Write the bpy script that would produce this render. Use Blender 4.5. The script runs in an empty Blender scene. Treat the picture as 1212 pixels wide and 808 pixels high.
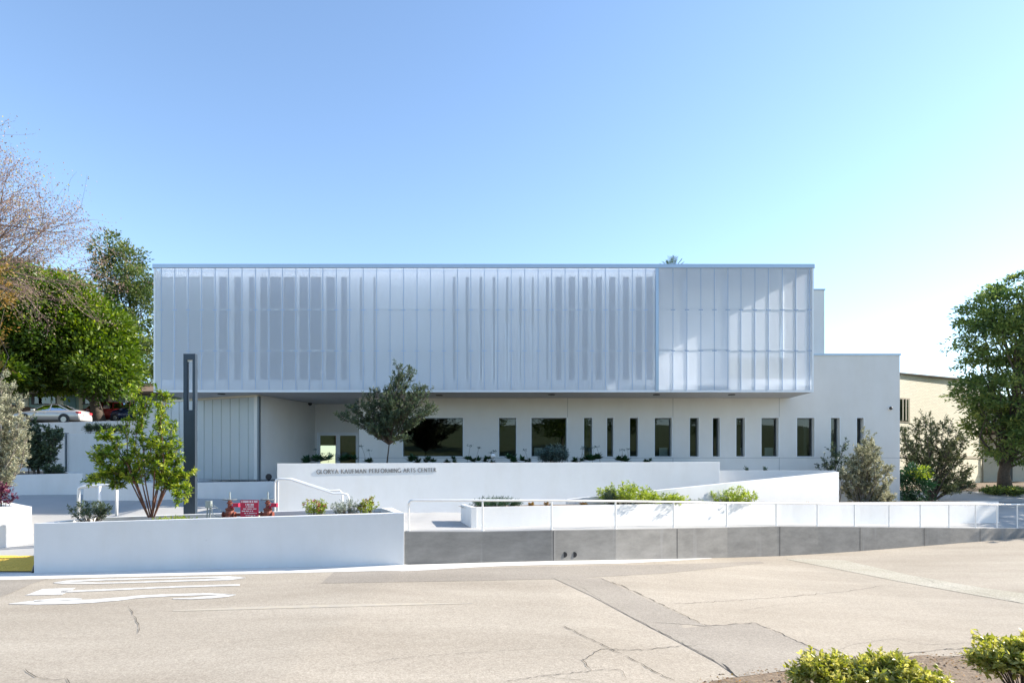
import bpy, math, random
import numpy as np
from mathutils import Vector, Matrix

# ------------------------------------------------------------------ scene / camera / light
sc = bpy.context.scene
COL = sc.collection
F = 760.0; CX = 606.0; HY = 552.0; EYE = 2.8
cam = bpy.data.cameras.new("camera"); camo = bpy.data.objects.new("camera", cam); COL.objects.link(camo)
cam.sensor_width = 36; cam.lens = F / 1212 * 36
cam.shift_y = (HY - 404) / 1212
camo.location = (0, 0, EYE); camo.rotation_euler = (math.radians(90), 0, 0)
cam.clip_start = 0.1; cam.clip_end = 5000
sc.camera = camo
SUN_AZ = math.radians(12)      # from +X towards +Y
SUN_EL = math.radians(29)
sunv = Vector((math.cos(SUN_AZ) * math.cos(SUN_EL), math.sin(SUN_AZ) * math.cos(SUN_EL), math.sin(SUN_EL)))
w = bpy.data.worlds.new("World"); sc.world = w; w.use_nodes = True
nt = w.node_tree; bg = nt.nodes["Background"]
sky = nt.nodes.new("ShaderNodeTexSky"); sky.sky_type = 'NISHITA'; sky.sun_disc = False
sky.sun_elevation = SUN_EL; sky.sun_rotation = math.radians(90) - SUN_AZ
sky.altitude = 50; sky.air_density = 1.0; sky.dust_density = 0.25; sky.ozone_density = 2.2
nt.links.new(sky.outputs[0], bg.inputs[0]); bg.inputs[1].default_value = 0.15
sl = bpy.data.lights.new("sun", 'SUN'); so = bpy.data.objects.new("sun", sl); COL.objects.link(so)
sl.energy = 5.0; sl.angle = math.radians(0.5); sl.color = (1.0, 0.93, 0.83)
so.rotation_euler = sunv.to_track_quat('Z', 'Y').to_euler()
sc.view_settings.view_transform = 'Standard'; sc.view_settings.look = 'None'
sc.view_settings.gamma = 1.0; sc.view_settings.exposure = 1.08
sc.render.engine = 'CYCLES'
sc.cycles.max_bounces = 8; sc.cycles.diffuse_bounces = 4; sc.cycles.transmission_bounces = 6
sc.cycles.transparent_max_bounces = 8; sc.cycles.use_denoising = True; sc.cycles.sample_clamp_indirect = 6

R = random.Random(7)
# ------------------------------------------------------------------ helpers
def X(px, D): return (px - CX) * D / F
def Z(py, D): return EYE - (py - HY) * D / F
def P(px, py, D): return Vector((X(px, D), D, Z(py, D)))

def empty(name, loc=(0, 0, 0), rz=0.0):
    o = bpy.data.objects.new(name, None); COL.objects.link(o)
    o.location = loc; o.rotation_euler = (0, 0, rz); o.empty_display_size = 0.3
    return o
def tag(o, label=None, cat=None, group=None, kind=None):
    if label: o['label'] = label
    if cat: o['category'] = cat
    if group: o['group'] = group
    if kind: o['kind'] = kind
    return o
class MB:
    def __init__(s): s.v = []; s.f = []
    def poly(s, pts):
        n = len(s.v); s.v += [tuple(p) for p in pts]; s.f.append(tuple(range(n, n + len(pts)))); return s
    def box(s, x0, x1, y0, y1, z0, z1):
        n = len(s.v)
        s.v += [(x0, y0, z0), (x1, y0, z0), (x1, y1, z0), (x0, y1, z0), (x0, y0, z1), (x1, y0, z1), (x1, y1, z1), (x0, y1, z1)]
        s.f += [tuple(n + i for i in q) for q in ((0, 3, 2, 1), (4, 5, 6, 7), (0, 1, 5, 4), (1, 2, 6, 5), (2, 3, 7, 6), (3, 0, 4, 7))]
        return s
    def prism(s, plan, zb, zt):
        """plan: list of (x,y) ccw; zb/zt scalars or lists"""
        n = len(s.v); k = len(plan)
        if not hasattr(zb, '__len__'): zb = [zb] * k
        if not hasattr(zt, '__len__'): zt = [zt] * k
        s.v += [(p[0], p[1], zb[i]) for i, p in enumerate(plan)] + [(p[0], p[1], zt[i]) for i, p in enumerate(plan)]
        s.f.append(tuple(n + i for i in reversed(range(k)))); s.f.append(tuple(n + k + i for i in range(k)))
        for i in range(k):
            j = (i + 1) % k; s.f.append((n + i, n + j, n + k + j, n + k + i))
        return s
    def tube(s, pts, radii, sides=8, cap=True):
        pts = [Vector(p) for p in pts]
        if not hasattr(radii, '__len__'): radii = [radii] * len(pts)
        n = len(s.v); up = Vector((0.13, 0.31, 0.94)).normalized()
        prev = None
        for i, p in enumerate(pts):
            if i == 0: d = pts[1] - p
            elif i == len(pts) - 1: d = p - pts[i - 1]
            else: d = (pts[i + 1] - pts[i - 1])
            d = d.normalized() if d.length > 1e-9 else Vector((0, 0, 1))
            a = prev if prev is not None else up
            a = a - d * a.dot(d)
            if a.length < 1e-3: a = Vector((1, 0, 0)) - d * d.x
            a.normalize(); prev = a; b = d.cross(a)
            for k in range(sides):
                t = 2 * math.pi * k / sides
                s.v.append(tuple(p + (a * math.cos(t) + b * math.sin(t)) * radii[i]))
        for i in range(len(pts) - 1):
            for k in range(sides):
                k2 = (k + 1) % sides
                s.f.append((n + i * sides + k, n + i * sides + k2, n + (i + 1) * sides + k2, n + (i + 1) * sides + k))
        if cap:
            s.f.append(tuple(n + k for k in reversed(range(sides))))
            m = n + (len(pts) - 1) * sides; s.f.append(tuple(m + k for k in range(sides)))
        return s
    def lathe(s, c, prof, sides=16, axis='z'):
        n = len(s.v)
        for (r, h) in prof:
            for k in range(sides):
                t = 2 * math.pi * k / sides; a, b = r * math.cos(t), r * math.sin(t)
                if axis == 'z': s.v.append((c[0] + a, c[1] + b, c[2] + h))
                elif axis == 'y': s.v.append((c[0] + a, c[1] + h, c[2] - b))
                else: s.v.append((c[0] + h, c[1] + a, c[2] + b))
        for i in range(len(prof) - 1):
            for k in range(sides):
                k2 = (k + 1) % sides
                s.f.append((n + i * sides + k, n + i * sides + k2, n + (i + 1) * sides + k2, n + (i + 1) * sides + k))
        s.f.append(tuple(n + k for k in reversed(range(sides))))
        m = n + (len(prof) - 1) * sides; s.f.append(tuple(m + k for k in range(sides)))
        return s
    def build(s, name, mat, parent=None, bevel=0, smooth=False, world=False):
        me = bpy.data.meshes.new(name); me.from_pydata(s.v, [], s.f); me.update()
        o = bpy.data.objects.new(name, me); COL.objects.link(o); me.materials.append(mat)
        if parent is not None:
            o.parent = parent
            if world:
                for q in me.vertices: q.co -= Vector(parent.location)
        if smooth:
            me.shade_smooth() if hasattr(me, 'shade_smooth') else None
        if bevel:
            b = o.modifiers.new("bevel", 'BEVEL'); b.width = bevel; b.segments = 2; b.limit_method = 'ANGLE'
        return o

def origin(o, loc):
    """move a top-level mesh's origin to loc, keeping geometry in place"""
    loc = Vector(loc)
    for q in o.data.vertices: q.co -= loc
    o.location = loc
    return o

# ------------------------------------------------------------------ materials
MATS = {}
def newmat(name):
    m = bpy.data.materials.new(name); m.use_nodes = True; m.node_tree.nodes.clear(); MATS[name] = m
    return m, m.node_tree
def N(nt, t, **kw):
    n = nt.nodes.new(t)
    for k, v in kw.items():
        if k in n.inputs: n.inputs[k].default_value = v
        else: setattr(n, k, v)
    return n
def plain(name, col, rough=0.6, metal=0.0, var=0.0, scale=3.0, bump=0.0, bscale=60.0, spec=0.5, col2=None, detail=6.0, coat=0):
    m, t = newmat(name)
    out = N(t, 'ShaderNodeOutputMaterial'); b = N(t, 'ShaderNodeBsdfPrincipled')
    b.inputs['Roughness'].default_value = rough; b.inputs['Metallic'].default_value = metal
    b.inputs['Specular IOR Level'].default_value = spec; b.inputs['Coat Weight'].default_value = coat
    t.links.new(b.outputs[0], out.inputs[0])
    tc = N(t, 'ShaderNodeTexCoord')
    if var > 0 or col2:
        n = N(t, 'ShaderNodeTexNoise'); n.inputs['Scale'].default_value = scale; n.inputs['Detail'].default_value = detail
        n.inputs['Roughness'].default_value = 0.65
        t.links.new(tc.outputs['Object'], n.inputs['Vector'])
        r = N(t, 'ShaderNodeValToRGB'); r.color_ramp.elements[0].position = .32; r.color_ramp.elements[1].position = .68
        c2 = col2 if col2 else tuple(c * (1 - var) for c in col)
        r.color_ramp.elements[0].color = (*c2, 1); r.color_ramp.elements[1].color = (*col, 1)
        t.links.new(n.outputs['Fac'], r.inputs[0]); t.links.new(r.outputs[0], b.inputs['Base Color'])
    else:
        b.inputs['Base Color'].default_value = (*col, 1)
    if bump > 0:
        n2 = N(t, 'ShaderNodeTexNoise'); n2.inputs['Scale'].default_value = bscale; n2.inputs['Detail'].default_value = 4
        t.links.new(tc.outputs['Object'], n2.inputs['Vector'])
        bp = N(t, 'ShaderNodeBump'); bp.inputs['Strength'].default_value = bump; bp.inputs['Distance'].default_value = 0.02
        t.links.new(n2.outputs['Fac'], bp.inputs['Height']); t.links.new(bp.outputs[0], b.inputs['Normal'])
    return m
def leafmat(name, cols, trans=0.35, rough=0.45, spec=0.4):
    m, t = newmat(name)
    out = N(t, 'ShaderNodeOutputMaterial'); b = N(t, 'ShaderNodeBsdfPrincipled'); tr = N(t, 'ShaderNodeBsdfTranslucent')
    at = N(t, 'ShaderNodeAttribute', attribute_name='tint')
    r = N(t, 'ShaderNodeValToRGB')
    e = r.color_ramp.elements
    while len(e) < len(cols): e.new(0.5)
    for i, c in enumerate(cols):
        e[i].position = i / (len(cols) - 1); e[i].color = (*c, 1)
    t.links.new(at.outputs['Fac'], r.inputs[0])
    t.links.new(r.outputs[0], b.inputs['Base Color'])
    hs = N(t, 'ShaderNodeHueSaturation'); hs.inputs['Saturation'].default_value = 1.15; hs.inputs['Value'].default_value = 1.35
    t.links.new(r.outputs[0], hs.inputs['Color']); t.links.new(hs.outputs[0], tr.inputs[0])
    b.inputs['Roughness'].default_value = rough; b.inputs['Specular IOR Level'].default_value = spec
    mx = N(t, 'ShaderNodeMixShader'); mx.inputs[0].default_value = trans
    t.links.new(b.outputs[0], mx.inputs[1]); t.links.new(tr.outputs[0], mx.inputs[2]); t.links.new(mx.outputs[0], out.inputs[0])
    return m
def polymat(name, transp, refr, rough, tint=(.70, .80, .93), ribs=36.0, axis='X', tmix=.36):
    """multiwall polycarbonate: scatters, blurs what is behind it"""
    m, t = newmat(name)
    out = N(t, 'ShaderNodeOutputMaterial')
    d = N(t, 'ShaderNodeBsdfDiffuse'); d.inputs[0].default_value = (*tint, 1)
    tr = N(t, 'ShaderNodeBsdfTranslucent'); tr.inputs[0].default_value = (.92, .95, 1, 1)
    rf = N(t, 'ShaderNodeBsdfRefraction'); rf.inputs['Roughness'].default_value = rough; rf.inputs['IOR'].default_value = 1.06
    rf.inputs[0].default_value = (.90, .95, 1, 1)
    tp = N(t, 'ShaderNodeBsdfTransparent'); tp.inputs[0].default_value = (.96, .98, 1, 1)
    gl = N(t, 'ShaderNodeBsdfGlossy'); gl.inputs['Roughness'].default_value = .28
    a = N(t, 'ShaderNodeMixShader'); a.inputs[0].default_value = tmix
    t.links.new(d.outputs[0], a.inputs[1]); t.links.new(tr.outputs[0], a.inputs[2])
    b = N(t, 'ShaderNodeMixShader'); b.inputs[0].default_value = refr
    t.links.new(a.outputs[0], b.inputs[1]); t.links.new(rf.outputs[0], b.inputs[2])
    c = N(t, 'ShaderNodeMixShader'); c.inputs[0].default_value = transp
    t.links.new(b.outputs[0], c.inputs[1]); t.links.new(tp.outputs[0], c.inputs[2])
    fr = N(t, 'ShaderNodeFresnel'); fr.inputs[0].default_value = 1.4
    e = N(t, 'ShaderNodeMixShader'); t.links.new(fr.outputs[0], e.inputs[0])
    t.links.new(c.outputs[0], e.inputs[1]); t.links.new(gl.outputs[0], e.inputs[2])
    t.links.new(e.outputs[0], out.inputs[0])
    tc = N(t, 'ShaderNodeTexCoord'); wv = N(t, 'ShaderNodeTexWave'); wv.bands_direction = axis
    wv.inputs['Scale'].default_value = ribs; t.links.new(tc.outputs['Object'], wv.inputs['Vector'])
    bp = N(t, 'ShaderNodeBump'); bp.inputs['Strength'].default_value = .12; bp.inputs['Distance'].default_value = .01
    t.links.new(wv.outputs['Fac'], bp.inputs['Height'])
    t.links.new(bp.outputs[0], gl.inputs['Normal']); t.links.new(bp.outputs[0], d.inputs['Normal'])
    return m
def glassmat(name, tint=(.30, .38, .38), refl=1.0):
    m, t = newmat(name)
    out = N(t, 'ShaderNodeOutputMaterial'); tp = N(t, 'ShaderNodeBsdfTransparent'); tp.inputs[0].default_value = (*tint, 1)
    gl = N(t, 'ShaderNodeBsdfGlossy'); gl.inputs['Roughness'].default_value = .01; gl.inputs[0].default_value = (.9 * refl, .95 * refl, 1 * refl, 1)
    fr = N(t, 'ShaderNodeFresnel'); fr.inputs[0].default_value = 1.75
    mx = N(t, 'ShaderNodeMixShader'); t.links.new(fr.outputs[0], mx.inputs[0])
    t.links.new(tp.outputs[0], mx.inputs[1]); t.links.new(gl.outputs[0], mx.inputs[2]); t.links.new(mx.outputs[0], out.inputs[0])
    return m

stucco = plain('white_stucco', (.74, .74, .73), .85, var=.045, scale=1.3, bump=.25, bscale=90, spec=.2)
stucco_wall = plain('white_wall_paint', (.69, .69, .675), .8, var=.06, scale=.8, bump=.2, bscale=70, spec=.2)
stucco_in = plain('inner_white', (.85, .88, .92), .8)
def streaks(m, lo, sc=(1.6, 1.6, .22)):
    t = m.node_tree; b = next(n for n in t.nodes if n.type == 'BSDF_PRINCIPLED'); src = b.inputs['Base Color'].links[0].from_socket
    tc = N(t, 'ShaderNodeTexCoord'); mp = N(t, 'ShaderNodeMapping'); mp.inputs['Scale'].default_value = sc; t.links.new(tc.outputs['Object'], mp.inputs[0])
    n = N(t, 'ShaderNodeTexNoise'); n.inputs['Scale'].default_value = 1.6; n.inputs['Detail'].default_value = 7; n.inputs['Roughness'].default_value = .7; t.links.new(mp.outputs[0], n.inputs['Vector'])
    r = N(t, 'ShaderNodeValToRGB'); r.color_ramp.elements[0].position = .28; r.color_ramp.elements[1].position = .55; r.color_ramp.elements[0].color = (lo, lo * .99, lo * .97, 1); t.links.new(n.outputs['Fac'], r.inputs[0])
    n2 = N(t, 'ShaderNodeTexNoise'); n2.inputs['Scale'].default_value = 3.2; n2.inputs['Detail'].default_value = 3; t.links.new(tc.outputs['Object'], n2.inputs['Vector'])
    r2 = N(t, 'ShaderNodeValToRGB'); r2.color_ramp.elements[0].position = .74; r2.color_ramp.elements[1].position = .80; r2.color_ramp.elements[0].color = (1, 1, 1, 1); r2.color_ramp.elements[1].color = (.86, .85, .82, 1); t.links.new(n2.outputs['Fac'], r2.inputs[0])
    a = N(t, 'ShaderNodeMix', data_type='RGBA', blend_type='MULTIPLY'); a.inputs[0].default_value = 1; t.links.new(src, a.inputs[6]); t.links.new(r.outputs[0], a.inputs[7])
    c = N(t, 'ShaderNodeMix', data_type='RGBA', blend_type='MULTIPLY'); c.inputs[0].default_value = 1; t.links.new(a.outputs[2], c.inputs[6]); t.links.new(r2.outputs[0], c.inputs[7])
    t.links.new(c.outputs[2], b.inputs['Base Color'])
streaks(stucco, .962, (.7, .7, .16)); streaks(stucco_wall, .97, (.7, .7, .16))
soffit_m = plain('soffit_panel', (.45, .46, .47), .7, var=.05)
joint_m = plain('joint_grey', (.34, .36, .38), .8)
alum = plain('silver_metal', (.42, .50, .60), .35, .6, var=.05, scale=2)
alum_w = plain('white_aluminium', (.72, .76, .80), .4, .0)
rail_m = plain('brushed_rail_metal', (.80, .79, .77), .4, .25, var=.08, scale=8)
rail_w = plain('white_rail_paint', (.85, .84, .83), .35, .0, var=.04)
darkpost = plain('dark_post_metal', (.045, .065, .09), .45, .3, var=.15, scale=2)
frame_d = plain('dark_frame', (.16, .19, .21), .5, .3)
glass_w = glassmat('window_glass', (.52, .60, .57))
glass_brown = glassmat('dark_window_glass', (.24, .20, .17))
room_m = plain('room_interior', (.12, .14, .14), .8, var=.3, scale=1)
wood_m = plain('interior_wood', (.22, .13, .07), .6, var=.3, scale=4)
poly = polymat('polycarbonate', 0.0, .46, .26, tint=(.93, .96, 1.0))
poly_r = polymat('frosted_polycarbonate', 0.0, .34, .42, tint=(.93, .96, 1.0), tmix=.62)
poly_end = polymat('polycarbonate_end', 0.85, .30, .30)
cover_m, _t = newmat('translucent_cover')
_o = N(_t, 'ShaderNodeOutputMaterial'); _a = N(_t, 'ShaderNodeBsdfTranslucent'); _a.inputs[0].default_value = (.9, .93, .97, 1); _t.links.new(_a.outputs[0], _o.inputs[0])
poly_g = polymat('grey_polycarbonate', .0, .30, .32, tint=(.66, .72, .72))
rib_m = plain('panel_rib', (.36, .46, .62), .5)
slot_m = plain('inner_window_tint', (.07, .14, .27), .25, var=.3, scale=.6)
conc = None
def concrete_wall():
    m, t = newmat('grey_board_concrete')
    out = N(t, 'ShaderNodeOutputMaterial'); b = N(t, 'ShaderNodeBsdfPrincipled'); t.links.new(b.outputs[0], out.inputs[0])
    b.inputs['Roughness'].default_value = .85; b.inputs['Specular IOR Level'].default_value = .2
    tc = N(t, 'ShaderNodeTexCoord')
    mp = N(t, 'ShaderNodeMapping'); mp.inputs['Scale'].default_value = (1.0, 1.0, 2.4); t.links.new(tc.outputs['Object'], mp.inputs[0])
    n = N(t, 'ShaderNodeTexNoise'); n.inputs['Scale'].default_value = 1.1; n.inputs['Detail'].default_value = 8; n.inputs['Roughness'].default_value = .7
    t.links.new(mp.outputs[0], n.inputs['Vector'])
    mp2 = N(t, 'ShaderNodeMapping'); mp2.inputs['Scale'].default_value = (2.6, 2.6, .25); t.links.new(tc.outputs['Object'], mp2.inputs[0])
    n2 = N(t, 'ShaderNodeTexNoise'); n2.inputs['Scale'].default_value = 1.3; n2.inputs['Detail'].default_value = 4; t.links.new(mp2.outputs[0], n2.inputs['Vector'])
    r = N(t, 'ShaderNodeValToRGB'); r.color_ramp.elements[0].position = .3; r.color_ramp.elements[1].position = .72
    r.color_ramp.elements[0].color = (.17, .165, .155, 1); r.color_ramp.elements[1].color = (.27, .262, .245, 1)
    t.links.new(n.outputs['Fac'], r.inputs[0])
    r2 = N(t, 'ShaderNodeValToRGB'); r2.color_ramp.elements[0].position = .60; r2.color_ramp.elements[1].position = .72
    r2.color_ramp.elements[0].color = (0, 0, 0, 1); r2.color_ramp.elements[1].color = (.55, .55, .55, 1)
    t.links.new(n2.outputs['Fac'], r2.inputs[0])
    mx = N(t, 'ShaderNodeMix', data_type='RGBA'); t.links.new(r2.outputs[0], mx.inputs[0]); t.links.new(r.outputs[0], mx.inputs[6])
    mx.inputs[7].default_value = (.27, .265, .26, 1); t.links.new(mx.outputs[2], b.inputs['Base Color'])
    bp = N(t, 'ShaderNodeBump'); bp.inputs['Strength'].default_value = .3; bp.inputs['Distance'].default_value = .02
    t.links.new(n.outputs['Fac'], bp.inputs['Height']); t.links.new(bp.outputs[0], b.inputs['Normal'])
    return m
conc = concrete_wall()
def roadmat(name, c0, c1, grain=(.62, 1.15)):
    m, t = newmat(name)
    out = N(t, 'ShaderNodeOutputMaterial'); b = N(t, 'ShaderNodeBsdfPrincipled'); t.links.new(b.outputs[0], out.inputs[0])
    b.inputs['Roughness'].default_value = .92; b.inputs['Specular IOR Level'].default_value = .15
    tc = N(t, 'ShaderNodeTexCoord')
    mp = N(t, 'ShaderNodeMapping'); mp.inputs['Scale'].default_value = (.28, 1.0, 1); t.links.new(tc.outputs['Object'], mp.inputs[0])
    n = N(t, 'ShaderNodeTexNoise'); n.inputs['Scale'].default_value = .55; n.inputs['Detail'].default_value = 7; n.inputs['Roughness'].default_value = .62
    t.links.new(mp.outputs[0], n.inputs['Vector'])
    r = N(t, 'ShaderNodeValToRGB'); r.color_ramp.elements[0].position = .34; r.color_ramp.elements[1].position = .66
    r.color_ramp.elements[0].color = (*c0, 1); r.color_ramp.elements[1].color = (*c1, 1); t.links.new(n.outputs['Fac'], r.inputs[0])
    g = N(t, 'ShaderNodeTexVoronoi'); g.inputs['Scale'].default_value = 55; t.links.new(tc.outputs['Object'], g.inputs['Vector'])
    gr = N(t, 'ShaderNodeValToRGB'); gr.color_ramp.elements[0].color = (grain[0],) * 3 + (1,); gr.color_ramp.elements[1].color = (grain[1],) * 3 + (1,)
    sp = N(t, 'ShaderNodeSeparateColor'); t.links.new(g.outputs['Color'], sp.inputs[0]); t.links.new(sp.outputs[0], gr.inputs[0])
    g2 = N(t, 'ShaderNodeTexNoise'); g2.inputs['Scale'].default_value = 14; g2.inputs['Detail'].default_value = 5; g2.inputs['Roughness'].default_value = .75
    t.links.new(tc.outputs['Object'], g2.inputs['Vector'])
    gr2 = N(t, 'ShaderNodeValToRGB'); gr2.color_ramp.elements[0].position = .3; gr2.color_ramp.elements[1].position = .7
    gr2.color_ramp.elements[0].color = (.88, .87, .86, 1); gr2.color_ramp.elements[1].color = (1.05, 1.05, 1.05, 1); t.links.new(g2.outputs['Fac'], gr2.inputs[0])
    m1 = N(t, 'ShaderNodeMix', data_type='RGBA', blend_type='MULTIPLY'); m1.inputs[0].default_value = 1
    t.links.new(r.outputs[0], m1.inputs[6]); t.links.new(gr.outputs[0], m1.inputs[7])
    m2 = N(t, 'ShaderNodeMix', data_type='RGBA', blend_type='MULTIPLY'); m2.inputs[0].default_value = 1
    t.links.new(m1.outputs[2], m2.inputs[6]); t.links.new(gr2.outputs[0], m2.inputs[7]); t.links.new(m2.outputs[2], b.inputs['Base Color'])
    bp = N(t, 'ShaderNodeBump'); bp.inputs['Strength'].default_value = .35; bp.inputs['Distance'].default_value = .012
    t.links.new(sp.outputs[0], bp.inputs['Height']); t.links.new(bp.outputs[0], b.inputs['Normal'])
    return m
road_m = roadmat('weathered_asphalt', (.37, .318, .25), (.46, .402, .322), (.78, 1.12))
patch_m = roadmat('asphalt_patch', (.305, .268, .22), (.37, .327, .27), (.78, 1.12))
gutter_m = plain('gutter_concrete', (.70, .67, .62), .85, var=.12, scale=2.5, bump=.1)
yellowc = roadmat('worn_concrete_strip', (.44, .40, .31), (.54, .50, .41))
paint_m = plain('road_paint', (.74, .73, .69), .7, col2=(.50, .46, .40), scale=5, detail=9)
paint_y = plain('faded_yellow_paint', (.50, .43, .31), .8, col2=(.41, .365, .305), scale=6, detail=9)
crack_m = plain('crack_dark', (.035, .03, .025), .95)  # near-black brown for the road cracks
walk_m = plain('walkway_concrete', (.42, .41, .39), .85, var=.08, scale=1.2, bump=.12, bscale=40)
dirt_m = plain('mulch_soil', (.26, .19, .12), .95, col2=(.12, .08, .05), scale=14, detail=10, bump=1.0, bscale=22)
grass_m = plain('dry_grass_ground', (.07, .12, .03), .95, col2=(.12, .13, .05), scale=1.2, detail=8, bump=.6, bscale=10)
drive_m = roadmat('driveway_asphalt', (.06, .06, .065), (.10, .10, .10))
yellow_m = plain('yellow_paver', (.85, .56, .09), .8, var=.2, scale=10)
bark_m = plain('grey_brown_bark', (.13, .10, .075), .9, col2=(.06, .045, .035), scale=9, bump=.6, bscale=18)
bark_r = plain('red_brown_bark', (.17, .075, .045), .8, col2=(.09, .04, .025), scale=9, bump=.3, bscale=30)
bark_p = plain('pale_bark', (.30, .26, .21), .85, col2=(.15, .12, .10), scale=3, bump=.3, bscale=20)
twig_m = plain('twig_brown', (.24, .17, .15), .9, var=.3, scale=4)
red_m = plain('valve_red_paint', (.26, .055, .03), .6, col2=(.13, .035, .02), scale=16)
redsign = plain('sign_red', (.50, .010, .055), .4)
white_p = plain('plain_white_paint', (.78, .78, .77), .5)
galv = plain('galvanised_steel', (.36, .40, .38), .5, .4, var=.15, scale=8)
black_m = plain('black_plastic', (.02, .02, .022), .45)
letter_m = plain('bronze_letters', (.22, .21, .20), .5, .3)

L_ficus = leafmat('leaf_dark_glossy', [(.03, .065, .014), (.10, .16, .022), (.30, .36, .055)], .40, .38)
L_euc = leafmat('leaf_olive_green', [(.05, .085, .03), (.11, .16, .05), (.24, .24, .07)], .3)
L_pine = leafmat('leaf_pine', [(.045, .095, .04), (.15, .215, .06), (.36, .38, .11)], .40, .55)
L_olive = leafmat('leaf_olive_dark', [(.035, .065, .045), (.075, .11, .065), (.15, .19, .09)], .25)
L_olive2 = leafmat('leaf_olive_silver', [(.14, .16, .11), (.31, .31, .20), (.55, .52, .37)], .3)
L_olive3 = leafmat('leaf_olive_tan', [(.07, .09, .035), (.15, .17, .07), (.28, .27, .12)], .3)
L_arb = leafmat('leaf_strawberry', [(.035, .085, .012), (.14, .23, .025), (.46, .50, .07)], .4, .35)
L_priv = leafmat('leaf_privet', [(.10, .15, .02), (.36, .36, .07), (.66, .60, .22)], .40, .35)
L_lime = leafmat('leaf_lime', [(.10, .16, .02), (.28, .36, .05), (.48, .52, .12)], .4)
L_succ = leafmat('leaf_succulent', [(.012, .045, .020), (.025, .08, .03), (.05, .12, .04)], .15)
L_blue = leafmat('leaf_blue_green', [(.03, .065, .065), (.07, .12, .11), (.14, .19, .17)], .2)
L_grey = leafmat('leaf_silver_grey', [(.16, .20, .16), (.27, .31, .25), (.42, .45, .38)], .3)
L_bare = leafmat('leaf_autumn', [(.24, .15, .13), (.34, .23, .18), (.45, .42, .09)], .4)
L_rust = leafmat('leaf_rust', [(.10, .07, .02), (.30, .20, .06), (.42, .20, .06)], .4)
L_red = leafmat('petal_red', [(.18, .02, .04), (.35, .04, .08), (.5, .12, .06)], .3)
L_darkp = leafmat('leaf_purple', [(.05, .01, .03), (.10, .02, .05), (.2, .04, .08)], .3)

# ------------------------------------------------------------------ vegetation
def leaf_mesh(name, pos, dirs, nrm, ln, wd, tint, mat, parent=None):
    """two-triangle folded leaves; all arrays n x 3"""
    n = len(pos)
    dirs = dirs / (np.linalg.norm(dirs, axis=1, keepdims=True) + 1e-9)
    side = np.cross(dirs, nrm); side /= (np.linalg.norm(side, axis=1, keepdims=True) + 1e-9)
    up = np.cross(side, dirs)
    ln = np.broadcast_to(np.asarray(ln, float), (n,))[:, None]; wd = np.broadcast_to(np.asarray(wd, float), (n,))[:, None]
    a = pos; b = pos + dirs * ln * .5 + side * wd * .5 + up * wd * .18
    c = pos + dirs * ln - up * wd * .12; d = pos + dirs * ln * .5 - side * wd * .5 + up * wd * .18
    v = np.stack([a, b, c, d], 1).reshape(-1, 3)
    idx = np.arange(n)[:, None] * 4
    f = np.concatenate([idx + [0, 1, 2], idx + [0, 2, 3]], 1).reshape(-1)
    me = bpy.data.meshes.new(name)
    me.vertices.add(4 * n); me.vertices.foreach_set('co', v.astype(np.float32).ravel())
    me.loops.add(6 * n); me.loops.foreach_set('vertex_index', f.astype(np.int32))
    me.polygons.add(2 * n); me.polygons.foreach_set('loop_start', np.arange(0, 6 * n, 3, dtype=np.int32))
    me.update(calc_edges=True)
    at = me.attributes.new('tint', 'FLOAT', 'FACE')
    at.data.foreach_set('value', np.repeat(np.clip(tint, 0, 1), 2).astype(np.float32))
    me.materials.append(mat)
    o = bpy.data.objects.new(name, me); COL.objects.link(o)
    if parent is not None:
        o.parent = parent
        o.data.transform(Matrix.Translation(-Vector(parent.location)))
    return o

def crown_pts(lobes, nclump, per, cr, seed, shell=.55, squash=.7, upb=.5):
    """lobes: (x,y,z,rx,ry,rz). returns leaf positions, dirs, tints, clump centres"""
    g = np.random.default_rng(seed)
    vol = np.array([l[3] * l[4] * l[5] for l in lobes]) ** .8; vol /= vol.sum()
    ks = g.choice(len(lobes), nclump, p=vol)
    L = np.array(lobes)[ks]
    u = g.normal(size=(nclump, 3)); u /= np.linalg.norm(u, axis=1, keepdims=True)
    r = np.where(g.random(nclump) < shell, g.uniform(.82, 1.08, nclump), g.uniform(.15, .95, nclump) ** .6)
    c = L[:, :3] + u * L[:, 3:6] * r[:, None]
    ct = g.normal(.45, .17, nclump); cs = g.uniform(.6, 1.35, nclump)
    i = np.repeat(np.arange(nclump), per)
    off = g.normal(size=(nclump * per, 3)) * .55; off[:, 2] *= squash
    ol = np.linalg.norm(off, axis=1, keepdims=True); off *= np.minimum(1, 1.2 / (ol + 1e-9))
    pos = c[i] + off * cr * cs[i][:, None]
    dirs = off + u[i] * .5 + g.normal(size=pos.shape) * .45; dirs[:, 2] += upb * .3
    tint = ct[i] + g.normal(0, .13, len(i)) + off[:, 2] * .12
    nr = g.normal(size=pos.shape) * .7; nr[:, 2] += 1
    return pos, dirs, nr, tint, c

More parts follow.
